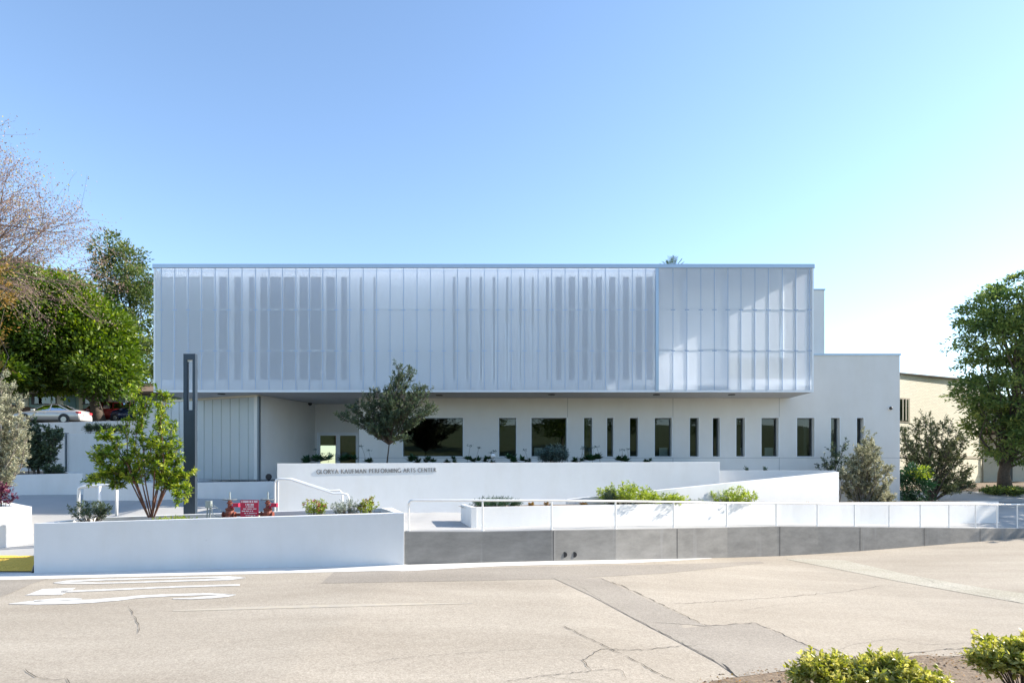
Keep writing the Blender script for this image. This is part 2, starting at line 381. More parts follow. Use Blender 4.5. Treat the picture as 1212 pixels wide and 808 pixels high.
def limb_mesh(base, top, centres, r0, seed, nlimb, trunk_pts=None, sides=6):
    """trunk + limbs out to clump centres"""
    rr = random.Random(seed); mb = MB()
    base = Vector(base); top = Vector(top)
    if trunk_pts is None:
        trunk_pts = [base, base.lerp(top, .3) + Vector((rr.uniform(-.1, .1), rr.uniform(-.1, .1), 0)) * (top - base).length * .3,
                     base.lerp(top, .65) + Vector((rr.uniform(-.1, .1), 0, 0)) * (top - base).length * .3, top]
    n = len(trunk_pts)
    mb.tube(trunk_pts, [r0 * (1.25 if i == 0 else 1) * (1 - .72 * i / (n - 1)) for i in range(n)], sides + 3)
    cs = list(centres); rr.shuffle(cs)
    for c in cs[:nlimb]:
        c = Vector(c); t = rr.uniform(.3, .95)
        k = t * (n - 1); i = min(int(k), n - 2); s = Vector(trunk_pts[i]).lerp(Vector(trunk_pts[i + 1]), k - i)
        if c.z < s.z + .1 * (c - s).length:
            t = rr.uniform(.25, .5); k = t * (n - 1); i = min(int(k), n - 2); s = Vector(trunk_pts[i]).lerp(Vector(trunk_pts[i + 1]), k - i)
        m1 = s.lerp(c, .4) + Vector((rr.uniform(-1, 1), rr.uniform(-1, 1), rr.uniform(.2, 1.2))) * (c - s).length * .12
        m2 = s.lerp(c, .75) + Vector((rr.uniform(-1, 1), rr.uniform(-1, 1), rr.uniform(0, 1))) * (c - s).length * .08
        q = r0 * (1 - .7 * t) * rr.uniform(.25, .5)
        mb.tube([s, m1, m2, c], [q, q * .65, q * .38, q * .12], sides - 1, cap=False)
    return mb

def pxlobes(ls, D):
    s = D / F
    return [(X(a, D + dd), D + dd, Z(b, D + dd), rx * s, rd, ry * s) for (a, b, rx, ry, dd, rd) in ls]

def tree(name, lobes, base, top, r0, leaf, mat, bark, label, cat, nclump, per, cr, ll, lw, seed, nlimb=30, shell=.55, squash=.7,
         trunk_pts=None, group=None, upb=.5):
    root = empty(name, base)
    pos, dirs, nr, tint, c = crown_pts(lobes, nclump, per, cr, seed, shell, squash, upb)
    g = np.random.default_rng(seed + 5)
    leaf_mesh('crown', pos, dirs, nr, ll * g.uniform(.7, 1.3, len(pos)), lw * g.uniform(.7, 1.2, len(pos)), tint, mat, root)
    limb_mesh(base, top, c, r0, seed, nlimb, trunk_pts).build('trunk', bark, root, world=True, smooth=True)
    tag(root, label, cat, group)
    return root

def copy_tree(o, parent=None):
    c = o.copy(); COL.objects.link(c); c.parent = parent
    for ch in list(o.children): copy_tree(ch, c)
    return c

def wand_plant(name, stems, ntw, twl, leafn, ll, lw, r0, mat, bark, label, cat, seed, base, spread=.8, start=.3, group=None, upb=.8, droop=0):
    """stems: lists of points; twigs sprout along them, with leaves along each twig"""
    rr = random.Random(seed); g = np.random.default_rng(seed); mb = MB(); P0 = []; Dd = []; T = []
    for st in stems:
        st = [Vector(p) for p in st]; n = len(st)
        mb.tube(st, [r0 * (1 - .8 * i / (n - 1)) for i in range(n)], 6)
        for k in range(ntw):
            t = rr.uniform(start, 1) if k else 1.0
            q = t * (n - 1); i = min(int(q), n - 2); s = st[i].lerp(st[i + 1], q - i)
            ax = (st[i + 1] - st[i]).normalized()
            d = (ax * rr.uniform(.2, 1.0) + Vector((rr.uniform(-1, 1), rr.uniform(-1, 1), rr.uniform(-.5, 1) * upb)) * spread).normalized()
            L = twl * rr.uniform(.5, 1.25)
            e = s + d * L * .6; e2 = e + (d + Vector((0, 0, .5 * upb - droop))).normalized() * L * .4
            mb.tube([s, e, e2], [r0 * .22, r0 * .15, r0 * .06], 4, cap=False)
            tt = rr.gauss(.5, .18)
            for j in range(leafn):
                u = rr.uniform(.25, 1) ** .7
                p = s.lerp(e, u / .6) if u < .6 else e.lerp(e2, (u - .6) / .4)
                ld = d * .5 + Vector((rr.gauss(0, 1), rr.gauss(0, 1), rr.gauss(.2, .8))) * .8
                P0.append(p); Dd.append(ld); T.append(tt + rr.gauss(0, .15) + (u - .6) * .45)
    root = empty(name, base)
    pos = np.array([tuple(p) for p in P0]); dirs = np.array([tuple(p) for p in Dd]); nr = g.normal(size=pos.shape) * .6; nr[:, 2] += 1
    leaf_mesh('foliage', pos, dirs, nr, ll * g.uniform(.6, 1.2, len(pos)), lw * g.uniform(.7, 1.2, len(pos)), np.array(T), mat, root)
    mb.build('stem', bark, root, world=True)
    tag(root, label, cat, group)
    return root

# ------------------------------------------------------------------ terrain profile
def interp(x, tab):
    if x <= tab[0][0]: return tab[0][1]
    for (a, b), (c, d) in zip(tab, tab[1:]):
        if x <= c: return b + (d - b) * (x - a) / (c - a)
    return tab[-1][1]
posts_px = [(483, 592, 628.6, 17.9), (571, 592, 628.6, 18.6), (653, 592.3, 627, 19.2), (729, 593, 626, 20.2), (798, 593.8, 624.7, 21.6), (861, 595, 623.7, 23.0),
            (920, 595.3, 622.4, 24.1), (968.7, 595.9, 622.8, 24.9), (1013, 596.2, 623.2, 25.6), (1054, 596.4, 623.6, 26.3), (1091, 596.6, 624, 27.0),
            (1125, 596.7, 624.3, 27.6), (1156.5, 596.8, 624.6, 28.3), (1182, 596.9, 624.8, 29.0), (1206, 597, 625, 29.7), (1232, 597, 625.3, 30.4), (1260, 597.2, 625.6, 31.2)]
base_px = [(479, 668), (571, 665.6), (653, 663.6), (729, 662.4), (798, 661.2), (861, 659.6), (920, 657.8), (968.7, 655.2), (1013, 652.2), (1054, 649), (1091, 646),
           (1125, 643.3), (1156.5, 640.6), (1182, 638.6), (1206, 636.2), (1232, 634), (1260, 631.5)]
WX = [X(p[0], p[3]) for p in posts_px]
FRONT = [(-60, 18.0), (-3.1, 18.0)] + [(WX[i], posts_px[i][3]) for i in range(len(WX))] + [(60, 55)]
ROADZ = [(-60, -.6), (-13.4, -.18)] + [(X(b[0], posts_px[i][3]), Z(b[1], posts_px[i][3])) for i, b in enumerate(base_px)] + [(60, -.3)]
WALKZ = [(-3.2, Z(629, 17.9))] + [(WX[i], Z(posts_px[i][2], posts_px[i][3])) for i in range(len(WX))] + [(60, -.2)]
def fd(x): return interp(x, FRONT)
def rz(x): return interp(x, ROADZ)
def sstep(a, b, x):
    t = min(1, max(0, (x - a) / (b - a))); return t * t * (3 - 2 * t)
def gz(x, d):
    """paved ground height"""
    zl = interp(d, [(18, -.18), (18.1, -.15), (20.5, -.02), (22.5, .43), (26, 1.2), (28.5, 1.55)])
    zr = interp(d, [(18, 1.0), (20, 1.08), (28, 1.52)])
    wd_ = 1 * sstep(20.6, 24, d); zl = zl + (zr - zl) * sstep(-13.5 - 2.3 * wd_, -13.2, x)
    wz = interp(x, WALKZ)
    slope = .02 + .065 * sstep(17, 22, x)
    zm = wz + slope * (d - fd(x))
    z = zl + (zm - zl) * sstep(-6, -3.2, x)
    if x > 19: z = z + (max(z, min(.2 + (d - 29) * .085, 1.55)) - z) * sstep(.3, 2.5, d - fd(x))
    return z
def sheet(name, xs, dfun, mat, zfun, kind='structure'):
    mb = MB(); rows = []
    for x in xs:
        rows.append([(x, d, zfun(x, d)) for d in dfun(x)])
    n = len(rows[0])
    for r_ in rows: mb.v += r_
    for i in range(len(rows) - 1):
        for j in range(n - 1):
            a = i * n + j; mb.f.append((a, a + n, a + n + 1, a + 1))
    o = mb.build(name, mat, smooth=True)
    if kind: o['kind'] = kind
    return o
def lin(a, b, n): return [a + (b - a) * i / (n - 1) for i in range(n)]
NEAR = [(-60, 3.0), (-12, 5.5), (-4, 7.0), (-.1, 7.95), (2, 8.45), (3.2, 9.1), (4.2, 9.7), (5.5, 10.4), (7.1, 11.1), (9.6, 11.9), (14, 13), (60, 22)]
def near(x): return interp(x, NEAR) + .06 * math.sin(x * 2.3) + .035 * math.sin(x * 7.1 + 1)
xs_r = sorted(set([round(v, 3) for v in lin(-60, 60, 241)] + [round(v, 3) for v in WX]))
sheet('road', xs_r, lambda x: lin(near(x) - .15, fd(x), 20), road_m, lambda x, d: rz(x))
# gutter at the wall foot
sheet('gutter', [x for x in xs_r if -60 <= x <= 7.2], lambda x: lin(fd(x) - (1.08 if x < -3 else 1.08 - .36 * sstep(-3, 0, x)) * min(1, max(.0, (7.4 - x) / 4)) - .01, fd(x) - .001, 3), gutter_m, lambda x, d: rz(x) + .006)
xs_w = sorted(set([round(v, 3) for v in lin(-40, 60, 201)] + [round(v, 3) for v in WX] + [-13.55, -13.48, -13.42, -13.38, -13.3, -13.2, -3.3, -3.1]))
sheet('walkway', xs_w, lambda x: lin(fd(x) + (.0 if x < -13.4 else .12), 41 if x < -15.5 else max(34, fd(x) + 2), 30), walk_m, gz)
# mulch and driveway on the right, car park on the left, wide ground
sheet('mulch_ground', lin(18, 90, 60), lambda x: lin(41, 140, 30), dirt_m, lambda x, d: min(.2 + (d - 29) * .085, 1.6) + .05 * math.sin(x * 1.7) * math.sin(d * 1.3))
sheet('back_yard', lin(19.5, 90, 50), lambda x: lin(33.9, 41.1, 5), walk_m, lambda x, d: min(.2 + (d - 29) * .085, 1.6))
mb = MB()
for i in range(24):
    x0 = 22.6 + i * 1.2; x1 = x0 + 1.2
    d0a, d0b = 31.4 + .1 * i, 31.4 + .1 * (i + 1)
    mb.poly([(x, d, gz(x, d) + .012) for x, d in ((x0, d0a), (x1, d0b), (x1, d0b + 4.3), (x0, d0a + 4.3))])
tag(mb.build('driveway', drive_m), kind='structure')
sheet('parking_lot', lin(-150, -14.5, 50), lambda x: lin(43.3, 140, 40), drive_m, lambda x, d: min(5.95 + (d - 48) * .09 if d > 48 else 5.8 + (d - 43.3) * .032, 7.4))
sheet('ground', [-1500, -300, -100, 0, 100, 300, 1500], lambda x: [-1500, -300, -60, 20, 60, 300, 2500], grass_m, lambda x, d: -1.3 if abs(x) < 200 and -100 < d < 200 else -1.3)
def vz(x, d):
    nr_ = near(x); t = max(0, nr_ - d)
    return rz(x) - .006 + min(1.5, .02 * t + .028 * t * t) + .03 * math.sin(x * 5.1 + d) * math.sin(d * 4.3) * min(1, t)
sheet('verge', lin(-60, 60, 401), lambda x: lin(-6, near(x) + .02, 40), dirt_m, vz)
sheet('hillside', lin(-60, 60, 30), lambda x: lin(-70, -5.8, 20), grass_m, lambda x, d: 1.2 + max(0, -d - 6) * .16 + .2 * math.sin(x * .3))
# pebbles and clods along the verge edge
mb = MB()
for i in range(520):
    x = R.uniform(-2, 12); d = near(x) - abs(R.gauss(0, .8)) + .05; s = R.uniform(.01, .035)
    z = (vz(x, d) if d < near(x) else rz(x))
    n = len(mb.v)
    for k in range(6):
        t = k * math.pi / 3; mb.v.append((x + s * math.cos(t) * R.uniform(.6, 1.2), d + s * math.sin(t) * R.uniform(.6, 1.2), z - .005))
    mb.v.append((x, d, z + s * R.uniform(.5, .9)))
    for k in range(6): mb.f.append((n + k, n + (k + 1) % 6, n + 6))
tag(mb.build('verge_pebbles', dirt_m), 'brown clods and pebbles scattered along the near road edge', 'pebbles', kind='stuff')

# road marks on the road surface (given as image points projected to the road plane)
def onroad(px, py, dz=.008):
    z = 0
    for _ in range(6):
        D = (EYE - z) * F / (py - HY); x = X(px, D); z = rz(x)
    return Vector((x, D, z + dz))
def mark(name, polys, mat, dz=.008):
    mb = MB()
    for pl in polys:
        if len(pl) != 4: mb.poly([onroad(a, b, dz) for a, b in pl]); continue
        A0, A1, B1, B0 = pl; m = max(1, int(abs(A0[1] - B0[1]) / 3))
        L = lambda p, q, t: (p[0] + (q[0] - p[0]) * t, p[1] + (q[1] - p[1]) * t)
        for j in range(m):
            t, u = j / m, (j + 1) / m; mb.poly([onroad(*q, dz) for q in (L(A0, B0, t), L(A1, B1, t), L(A1, B1, u), L(A0, B0, u))])
    o = mb.build(name, mat); tag(o, kind='structure'); return o
def densify(pl, n=6):
    out = []
    for (a, b), (c, d) in zip(pl, pl[1:] + pl[:1]):
        for k in range(n): out.append((a + (c - a) * k / n, b + (d - b) * k / n))
    return out
def striproad(top, bot, n=70):
    """quads between two image polylines (same x-order param)"""
    def samp(pl, t):
        q = t * (len(pl) - 1); i = min(int(q), len(pl) - 2); u = q - i
        return (pl[i][0] + (pl[i + 1][0] - pl[i][0]) * u, pl[i][1] + (pl[i + 1][1] - pl[i][1]) * u)
    return [[samp(top, i / n), samp(top, (i + 1) / n), samp(bot, (i + 1) / n), samp(bot, i / n)] for i in range(n)]
# darker resurfaced band beside the gutter, trench patches, lighter worn strips
mark('road_patch', striproad([(395, 677), (560, 672.5), (700, 669), (790, 667.5), (900, 664)], [(380, 690), (560, 687), (672, 684.5), (790, 678), (905, 666)]), patch_m, .004)
mark('trench_patch', striproad([(712, 684), (770, 711), (836, 741), (893, 737), (965, 767), (1006, 784)],
                               [(655, 684), (700, 705), (752, 733), (800, 758), (850, 785), (873, 801)]), patch_m, .007)
mark('worn_strip', striproad([(950, 661), (1000, 663), (1080, 681), (1160, 695), (1212, 702), (1290, 712)], [(930, 661.5), (985, 672), (1060, 687), (1110, 696), (1160, 705), (1260, 722)]), yellowc, .007)
mark('road_apron_patch', striproad([(-60, 683), (28, 682), (62, 677), (120, 675.5)], [(-60, 720), (5, 705), (40, 690), (64, 682)]), patch_m, .005)
# painted letters, read by a driver heading left: S T O
def ribbon(pl, wid):
    """ribbon round an image polyline, half-height wid (list) in px"""
    t = [(a, b - w_) for (a, b), w_ in zip(pl, wid)]; b_ = [(a, b + w_) for (a, b), w_ in zip(pl, wid)]
    return striproad(t, b_, len(pl) * 4)
S = ribbon([(11, 714.5), (40, 713), (80, 712.6), (110, 711.2), (140, 708.8), (165, 706), (200, 704.2), (245, 703), (278, 703.6)],
           [.3, 2.3, 2.2, 2.0, 1.9, 1.5, 1.3, 1.2, .4])
S2 = ribbon([(205, 708.6), (225, 708.2), (250, 706.6), (270, 704.6), (279, 703.8)], [.5, .9, 1.6, 1.5, .3])
S3 = ribbon([(40, 711.4), (62, 709.4), (86, 708.6), (97, 708.8)], [1.2, 1.1, 1.1, .4])
T = [[(30, 704.5), (50, 697), (90, 695.5), (82, 700), (74, 703.6)]] + ribbon([(72, 700), (120, 698.3), (200, 694.6), (284, 692)], [1.3, .9, .9, .9])
O1 = ribbon([(64, 689.8), (75, 689.9), (120, 690), (180, 688.3), (240, 686.3), (272, 685.2), (291, 683.7)], [.3, 1.1, .8, .8, .9, 1.2, .3])
O2 = ribbon([(64, 689.6), (80, 687.8), (115, 686), (180, 684.4), (240, 683.2), (270, 683), (291, 683.6)], [.3, 1.1, 1.0, .7, .7, 1.3, .3])
for nm, pl, lb in (('painted_letter', S + S2 + S3, 'white painted road letter S, nearest the camera'), ('painted_letter', T, 'white painted road letter T between S and O'),
                   ('painted_letter', O1 + O2, 'white painted road letter O beside the gutter')):
    o = mark(nm, pl, paint_m, .009); o['label'] = lb
mark('yellow_line', ribbon([(205, 722.5), (290, 719.5), (380, 717), (470, 715), (560, 713.5)], [.6, 1.4, 1.6, 1.2, .3]), paint_y, .005)
# tyre-dark bands
# cracks
def crack(pts, wpx, seed, name='road_crack'):
    rr = random.Random(seed); out = []
    for (a, b), (c, d) in zip(pts, pts[1:]):
        n = max(2, int(math.hypot(c - a, d - b) / 4))
        for k in range(n): out.append((a + (c - a) * k / n + rr.uniform(-1.2, 1.2), b + (d - b) * k / n + rr.uniform(-.7, .7)))
    out.append(pts[-1]); mb = MB()
    P3 = [onroad(a, b, .0115) for a, b in out]; ws = [wpx * .72 * rr.uniform(.2, 1.3) for _ in P3]; ws[0] = ws[-1] = .001
    for i in range(len(P3) - 1):
        d = (P3[i + 1] - P3[i]); s = Vector((-d.y, d.x, 0)).normalized()
        mb.poly([P3[i] - s * ws[i], P3[i + 1] - s * ws[i + 1], P3[i + 1] + s * ws[i + 1], P3[i] + s * ws[i]])
    return mb
crk = MB()
for i, (pts, wd) in enumerate([
    ([(152, 716), (158, 728), (165, 738), (163, 750)], .007),
    ([(30, 792), (42, 801), (62, 805), (78, 803), (86, 812)], .007),
    ([(667, 741), (700, 757), (730, 771), (762, 787), (785, 800), (800, 806)], .011),
    ([(600, 806), (650, 799), (700, 794), (690, 781), (712, 768), (760, 769), (800, 765), (830, 763)], .009),
    ([(700, 794), (735, 792), (742, 803)], .007),
    ([(795, 715), (860, 711), (920, 707), (1000, 700), (1045, 693)], .009),
    ([(710, 684), (738, 694), (770, 709), (836, 741), (894, 737), (925, 750), (965, 768), (1003, 784)], .014),
    ([(855, 785), (873, 801)], .020), ([(752, 733), (800, 757), (850, 784)], .007), ([(672, 684), (705, 706), (752, 733)], .004),
    ([(1003, 784), (1040, 776), (1075, 773), (1110, 769), (1160, 766)], .016), ([(1000, 786), (980, 775), (1010, 762), (1060, 756), (1095, 763), (1150, 761), (1212, 755)], .005),
    ([(1085, 682), (1110, 691), (1150, 699), (1212, 714)], .007), ([(880, 722), (930, 715), (990, 712)], .004), ([(400, 790), (470, 779), (560, 772), (660, 767)], .004),
    ([(1060, 772), (1075, 779), (1100, 781), (1130, 778)], .010), ([(560, 692), (640, 690)], .003), ([(940, 762), (1000, 770), (1010, 780)], .003),
    ([(640, 798), (660, 803), (700, 806)], .006)]):
    q = crack(pts, wd, 40 + i); n = len(crk.v); crk.v += q.v; crk.f += [tuple(n + a for a in f) for f in q.f]
tag(crk.build('road_cracks', crack_m), kind='structure')

# ------------------------------------------------------------------ front: planters and retaining wall
def hollow(name, outer, inner, zb, zt_o, zt_i, soil_z, label, soil_mat=dirt_m, mat=stucco, bevel=.012):
    """open box planter: outer/inner plan loops with matching corner count"""
    k = len(outer); mb = MB()
    c = outer[0]; n = 0
    for i, p in enumerate(outer): mb.v.append((p[0], p[1], zb[i]))
    for i, p in enumerate(outer): mb.v.append((p[0], p[1], zt_o[i]))
    for i, p in enumerate(inner): mb.v.append((p[0], p[1], zt_i[i]))
    for i, p in enumerate(inner): mb.v.append((p[0], p[1], soil_z[i] - .3))
    for i in range(k):
        j = (i + 1) % k
        mb.f += [(i, j, k + j, k + i), (k + i, k + j, 2 * k + j, 2 * k + i), (2 * k + i, 2 * k + j, 3 * k + j, 3 * k + i)]
    root = empty(name, (sum(p[0] for p in outer) / k, sum(p[1] for p in outer) / k, min(zb)))
    o = mb.build('shell', mat, root, bevel=bevel, world=True)
    s = MB()
    # subdivided soil
    s.v = [(p[0], p[1], soil_z[i]) for i, p in enumerate(inner)]; s.f = [tuple(range(k))]
    s.build('soil', soil_mat, root, world=True)
    tag(root, label, 'planter')
    return root
# long planter, left foreground
lx0, lx1 = X(40, 18), X(478.5, 17.9)
outer = [(lx0, 18.0), (lx1, 17.9), (X(464, 20.4), 20.4), (lx0 + .1, 20.5)]
inner = [(lx0 + .25, 18.25), (lx1 - .32, 18.15), (X(464, 20.4) - .3, 20.15), (lx0 + .35, 20.25)]
zt = [Z(619.3, 18), Z(606.8, 17.9), Z(600.3, 20.4), 1.19]
hollow('long_planter', outer, inner, [-.4, -.2, .8, .8], zt, zt, [z - .13 for z in zt], 'long white stucco planter at the left road edge with a tree and red valves')
# corner planter, far left
bx = [(X(-60, 20.6), 20.2), (X(48, 22), 21.6), (X(20, 25.5), 24.8), (X(-60, 25.5), 24.8)]
bi = [(X(-60, 20.6), 20.5), (X(48, 22) - .8, 21.85), (X(20, 25.5) - .5, 24.4), (X(-60, 25.5), 24.4)]
hollow('corner_planter', bx, bi, [-.1] * 4, [1.44, 1.46, 1.48, 1.48], [1.44, 1.46, 1.48, 1.48], [1.36] * 4, 'white corner planter at the left edge of the picture, above the yellow pavers')
# yellow truncated-dome strip
mb = MB(); mb.poly([(x, d, gz(x, d) + .012) for x, d in ((-19, 18.1), (-13.55, 18.1), (-13.55, 20.4), (-19, 20.4))])
yp = empty('tactile_paving', (-16, 18.6, 0)); mb.build('panel', yellow_m, yp, world=True)
mb = MB()
for i in range(60):
    for j in range(28):
        x = -19 + .05 + i * .09; d = 18.14 + j * .078; z = gz(x, d) + .012
        mb.lathe((x, d, z), [(.03, 0), (.018, .012)], 6)
mb.build('domes', yellow_m, yp, world=True)
tag(yp, 'yellow bumpy paving strip on the kerb ramp at the far left', 'paving')
# low curb walls / joints of the pavement
mb = MB()
for d in (22.0, 20.2):
    mb.poly([(-26, d - .01, gz(-26, d - .01) + .006), (-14.0, d - .01, gz(-14.0, d - .01) + .006), (-14.0, d + .012, gz(-14.0, d + .012) + .006), (-26, d + .012, gz(-26, d + .012) + .006)])
tag(mb.build('pavement_joints', joint_m), kind='structure')

# concrete retaining wall with handrail
mb = MB(); pl = [(-3.0, 17.93)] + [(WX[i], posts_px[i][3]) for i in range(1, len(WX))]
fine = []
for (a, b), (c, d) in zip(pl, pl[1:]):
    for k in range(4): fine.append((a + (c - a) * k / 4, b + (d - b) * k / 4))
fine.append(pl[-1])
def wallstrip(mb, plan, thick, zb, zt):
    n0 = len(mb.v)
    for i, (x, y) in enumerate(plan):
        a = plan[max(0, i - 1)]; b = plan[min(len(plan) - 1, i + 1)]
        d = Vector((b[0] - a[0], b[1] - a[1])).normalized(); nx, ny = -d.y, d.x
        zb_, zt_ = (zb(x, y) if callable(zb) else zb[i]), (zt(x, y) if callable(zt) else zt[i])
        mb.v += [(x, y, zb_), (x, y, zt_), (x + nx * thick, y + ny * thick, zt_), (x + nx * thick, y + ny * thick, zb_)]
    for i in range(len(plan) - 1):
        a = n0 + i * 4; b = a + 4
        mb.f += [(a, b, b + 1, a + 1), (a + 1, b + 1, b + 2, a + 2), (a + 2, b + 2, b + 3, a + 3)]
    e = n0 + (len(plan) - 1) * 4
    mb.f += [(n0, n0 + 1, n0 + 2, n0 + 3), (e + 3, e + 2, e + 1, e)]
    return mb
rw = empty('retaining_wall', (fine[0][0], fine[0][1], 0))
wallstrip(mb, fine, .22, lambda x, y: rz(x) - .3, lambda x, y: interp(x, WALKZ) - .015)
mb.build('wall', conc, rw, world=True, smooth=False)
mb = MB(); wallstrip(mb, fine, .26, lambda x, y: interp(x, WALKZ) - .014, lambda x, y: interp(x, WALKZ) + .012)
mb.build('coping', walk_m, rw, world=True)
mb = MB()
for px_ in (655, 801.5, 923, 1018, 1094, 1160):
    for (a, b), (c, d) in zip(fine, fine[1:]):
        pa, pb = CX + a * F / b, CX + c * F / d
        if pa <= px_ < pb:
            t = (px_ - pa) / (pb - pa); x, y = a + (c - a) * t, b + (d - b) * t; u = Vector((c - a, d - b)).normalized() * .011
            q = [(x - u.x, y - u.y), (x + u.x, y + u.y)]; z0, z1 = rz(x) - .02, interp(x, WALKZ) - .02; n = len(mb.v)
            mb.v += [(q[0][0] + u.y * .3, q[0][1] - u.x * .3 - .003, z0), (q[1][0] + u.y * .3, q[1][1] - u.x * .3 - .003, z0), (q[1][0] + u.y * .3, q[1][1] - u.x * .3 - .003, z1), (q[0][0] + u.y * .3, q[0][1] - u.x * .3 - .003, z1)]
            mb.f.append((n, n + 1, n + 2, n + 3))
mb.build('joint', black_m, rw, world=True)
mb = MB()
for px_ in (668, 679.5):
    yy = next(b + (d - b) * (px_ - (CX + a * F / b)) / ((CX + c_ * F / d) - (CX + a * F / b)) for (a, b), (c_, d) in zip(fine, fine[1:]) if CX + a * F / b <= px_ < CX + c_ * F / d)
    c = P(px_, 656, yy); mb.lathe((c.x, c.y - .012, c.z), [(.085, 0), (.085, .10)], 16, axis='y')
mb.build('drain_pipe', black_m, rw, world=True)
tag(rw, 'low curved grey concrete retaining wall with two black drain holes along the road', 'wall')

hr = empty('handrail', (WX[0], posts_px[0][3], interp(WX[0], WALKZ)))
top = [P(p[0], p[1], p[3]) for p in posts_px]
for i, p in enumerate(top): p.y += .10
a = top[0].copy()
mb = MB(); mb.tube([a + Vector((0, 0, -.14)), a + Vector((.015, 0, -.06)), a + Vector((.06, 0, -.015)), a + Vector((.13, 0, 0))] + [p.copy() for p in top[1:]], .034, 8)
mb.build('rail', rail_m, hr, world=True, smooth=True)
for i, p in enumerate(top):
    z0 = interp(p.x, WALKZ) + .01
    mb = MB(); mb.tube([(p.x, p.y, z0), (p.x, p.y, p.z - (.13 if i == 0 else .01))], .028, 8)
    mb.lathe((p.x, p.y, z0), [(.055, 0), (.055, .012)], 10)
    mb.build('post', rail_m, hr, world=True, smooth=False)
tag(hr, 'long silver metal handrail on the grey retaining wall along the ramp', 'handrail')

# low white planter behind the ramp walk
pf = [(558, 624, 600, 19.4), (653, 622.4, 598.6, 20.4), (729, 620.9, 597, 21.5), (798, 620.2, 596, 22.7), (861, 619.6, 595.3, 24.0), (920, 618.9, 594.8, 25.2),
      (968, 619, 594.6, 26.0), (1013, 619, 594.3, 26.9), (1054, 619, 594, 27.6), (1091, 619, 593.8, 28.4), (1125, 619, 593.6, 29.2), (1182, 619, 593.2, 30.6)]
def chaikin(q, n=2):
    for _ in range(n):
        o = [q[0]]
        for a, b in zip(q, q[1:]):
            o.append(tuple(x * .75 + y * .25 for x, y in zip(a, b))); o.append(tuple(x * .25 + y * .75 for x, y in zip(a, b)))
        q = o + [q[-1]]
    return q
pf = chaikin(pf)
front = [(X(a, D), D) for a, b, c, D in pf]; zt_ = [Z(c, D) for a, b, c, D in pf]; zb_ = [Z(b, D) - .12 for a, b, c, D in pf]
lp = empty('low_planter', (front[0][0], front[0][1], zb_[0]))
mb = MB(); wallstrip(mb, front, .16, zb_, zt_)
# left return
e = P(545.5, 599.6, 20.9); e2 = (e.x, e.y)
wallstrip(mb, [(e2[0], e2[1]), (front[0][0] - .001, front[0][1])], .16, [zb_[0]] * 2, [zt_[0]] * 2)
mb.build('wall', stucco, lp, world=True)
mb = MB(); k = 0
for i in range(len(front) - 1):
    a, b = front[i], front[i + 1]
    bk = 1.6 + .0 * i
    mb.poly([(a[0] + .02, a[1] + .1, zt_[i] - .08), (b[0], b[1] + .1, zt_[i + 1] - .08), (b[0] - .3, b[1] + bk, zt_[i + 1] - .06), (a[0] - .55, a[1] + bk, zt_[i] - .06)])
mb.build('soil', dirt_m, lp, world=True)
tag(lp, 'long low white planter wall behind the handrail on the curving ramp', 'planter')

# tapered upper ramp wall
tw_px = [(672, 590.5, 22.6), (740, 583.6, 23.2), (800, 577.8, 24.0), (860, 571.6, 25.0), (920, 565.6, 26.2), (993, 558.2, 27.9)]
plan = [(X(a, D), D) for a, b, D in tw_px]
mb = MB(); wallstrip(mb, plan, .22, [.5] * 6, [Z(b, D) for a, b, D in tw_px])
tag(origin(mb.build('ramp_wall', stucco, bevel=.008), (plan[0][0], plan[0][1], .5)), 'sloping white wedge wall rising to the right above the low planter', 'wall')
mb = MB(); mb.box(X(840, 29.2), X(990, 29.2), 29.2, 29.42, .8, Z(556.6, 29.2))
tag(origin(mb.build('ledge_wall', stucco, bevel=.008), (X(900, 29.2), 29.2, .8)), 'plain white wall between the sign wall and the silver bush, against the building', 'wall')

# ------------------------------------------------------------------ sign wall with lettering
SD, SD1 = 22.2, 27.4
sw = empty('sign_wall', (X(590, SD), SD, .9))
x0, x1 = X(328, SD), X(852, SD1); zt0, zt1 = Z(548.3, SD), Z(546.4, SD1)
swd = Vector((x1 - x0, SD1 - SD, 0)); swl = swd.length; swu = swd.normalized()
def sy_(x): return SD + (x - x0) / (x1 - x0) * (SD1 - SD)
mb = MB(); mb.prism([(x0, SD), (x1, SD1), (x1 - .06, SD1 + .28), (x0 - .06, SD + .28)], .6, [zt0, zt1, zt1, zt0]); mb.build('wall', stucco, sw, bevel=.01, world=True)
mb = MB(); mb.poly([(x0, SD + .25, 2.78), (x1 - .1, SD1 + .25, 2.82), (x1 - .1, 31.5 - .3, 2.8), (-7.2, 31.5 - .3, 2.78), (x0, SD + 5, 2.78)]); mb.build('soil', dirt_m, sw, world=True)
mb = MB(); mb.box(x0, x0 + .25, SD + .32, SD + 5.2, .75, 2.85); mb.build('side_wall', stucco, sw, world=True)
mb = MB(); mb.box(x1 - .25, x1, SD1 + .32, 31.5 - .05, .75, 2.9); mb.build('side_wall', stucco, sw, world=True)
def arc(cx, cy, rx, ry, a0, a1, n=10):
    return [(cx + rx * math.cos(math.radians(a0 + (a1 - a0) * i / n)), cy + ry * math.sin(math.radians(a0 + (a1 - a0) * i / n))) for i in range(n + 1)]
TK, TN = .13, .06
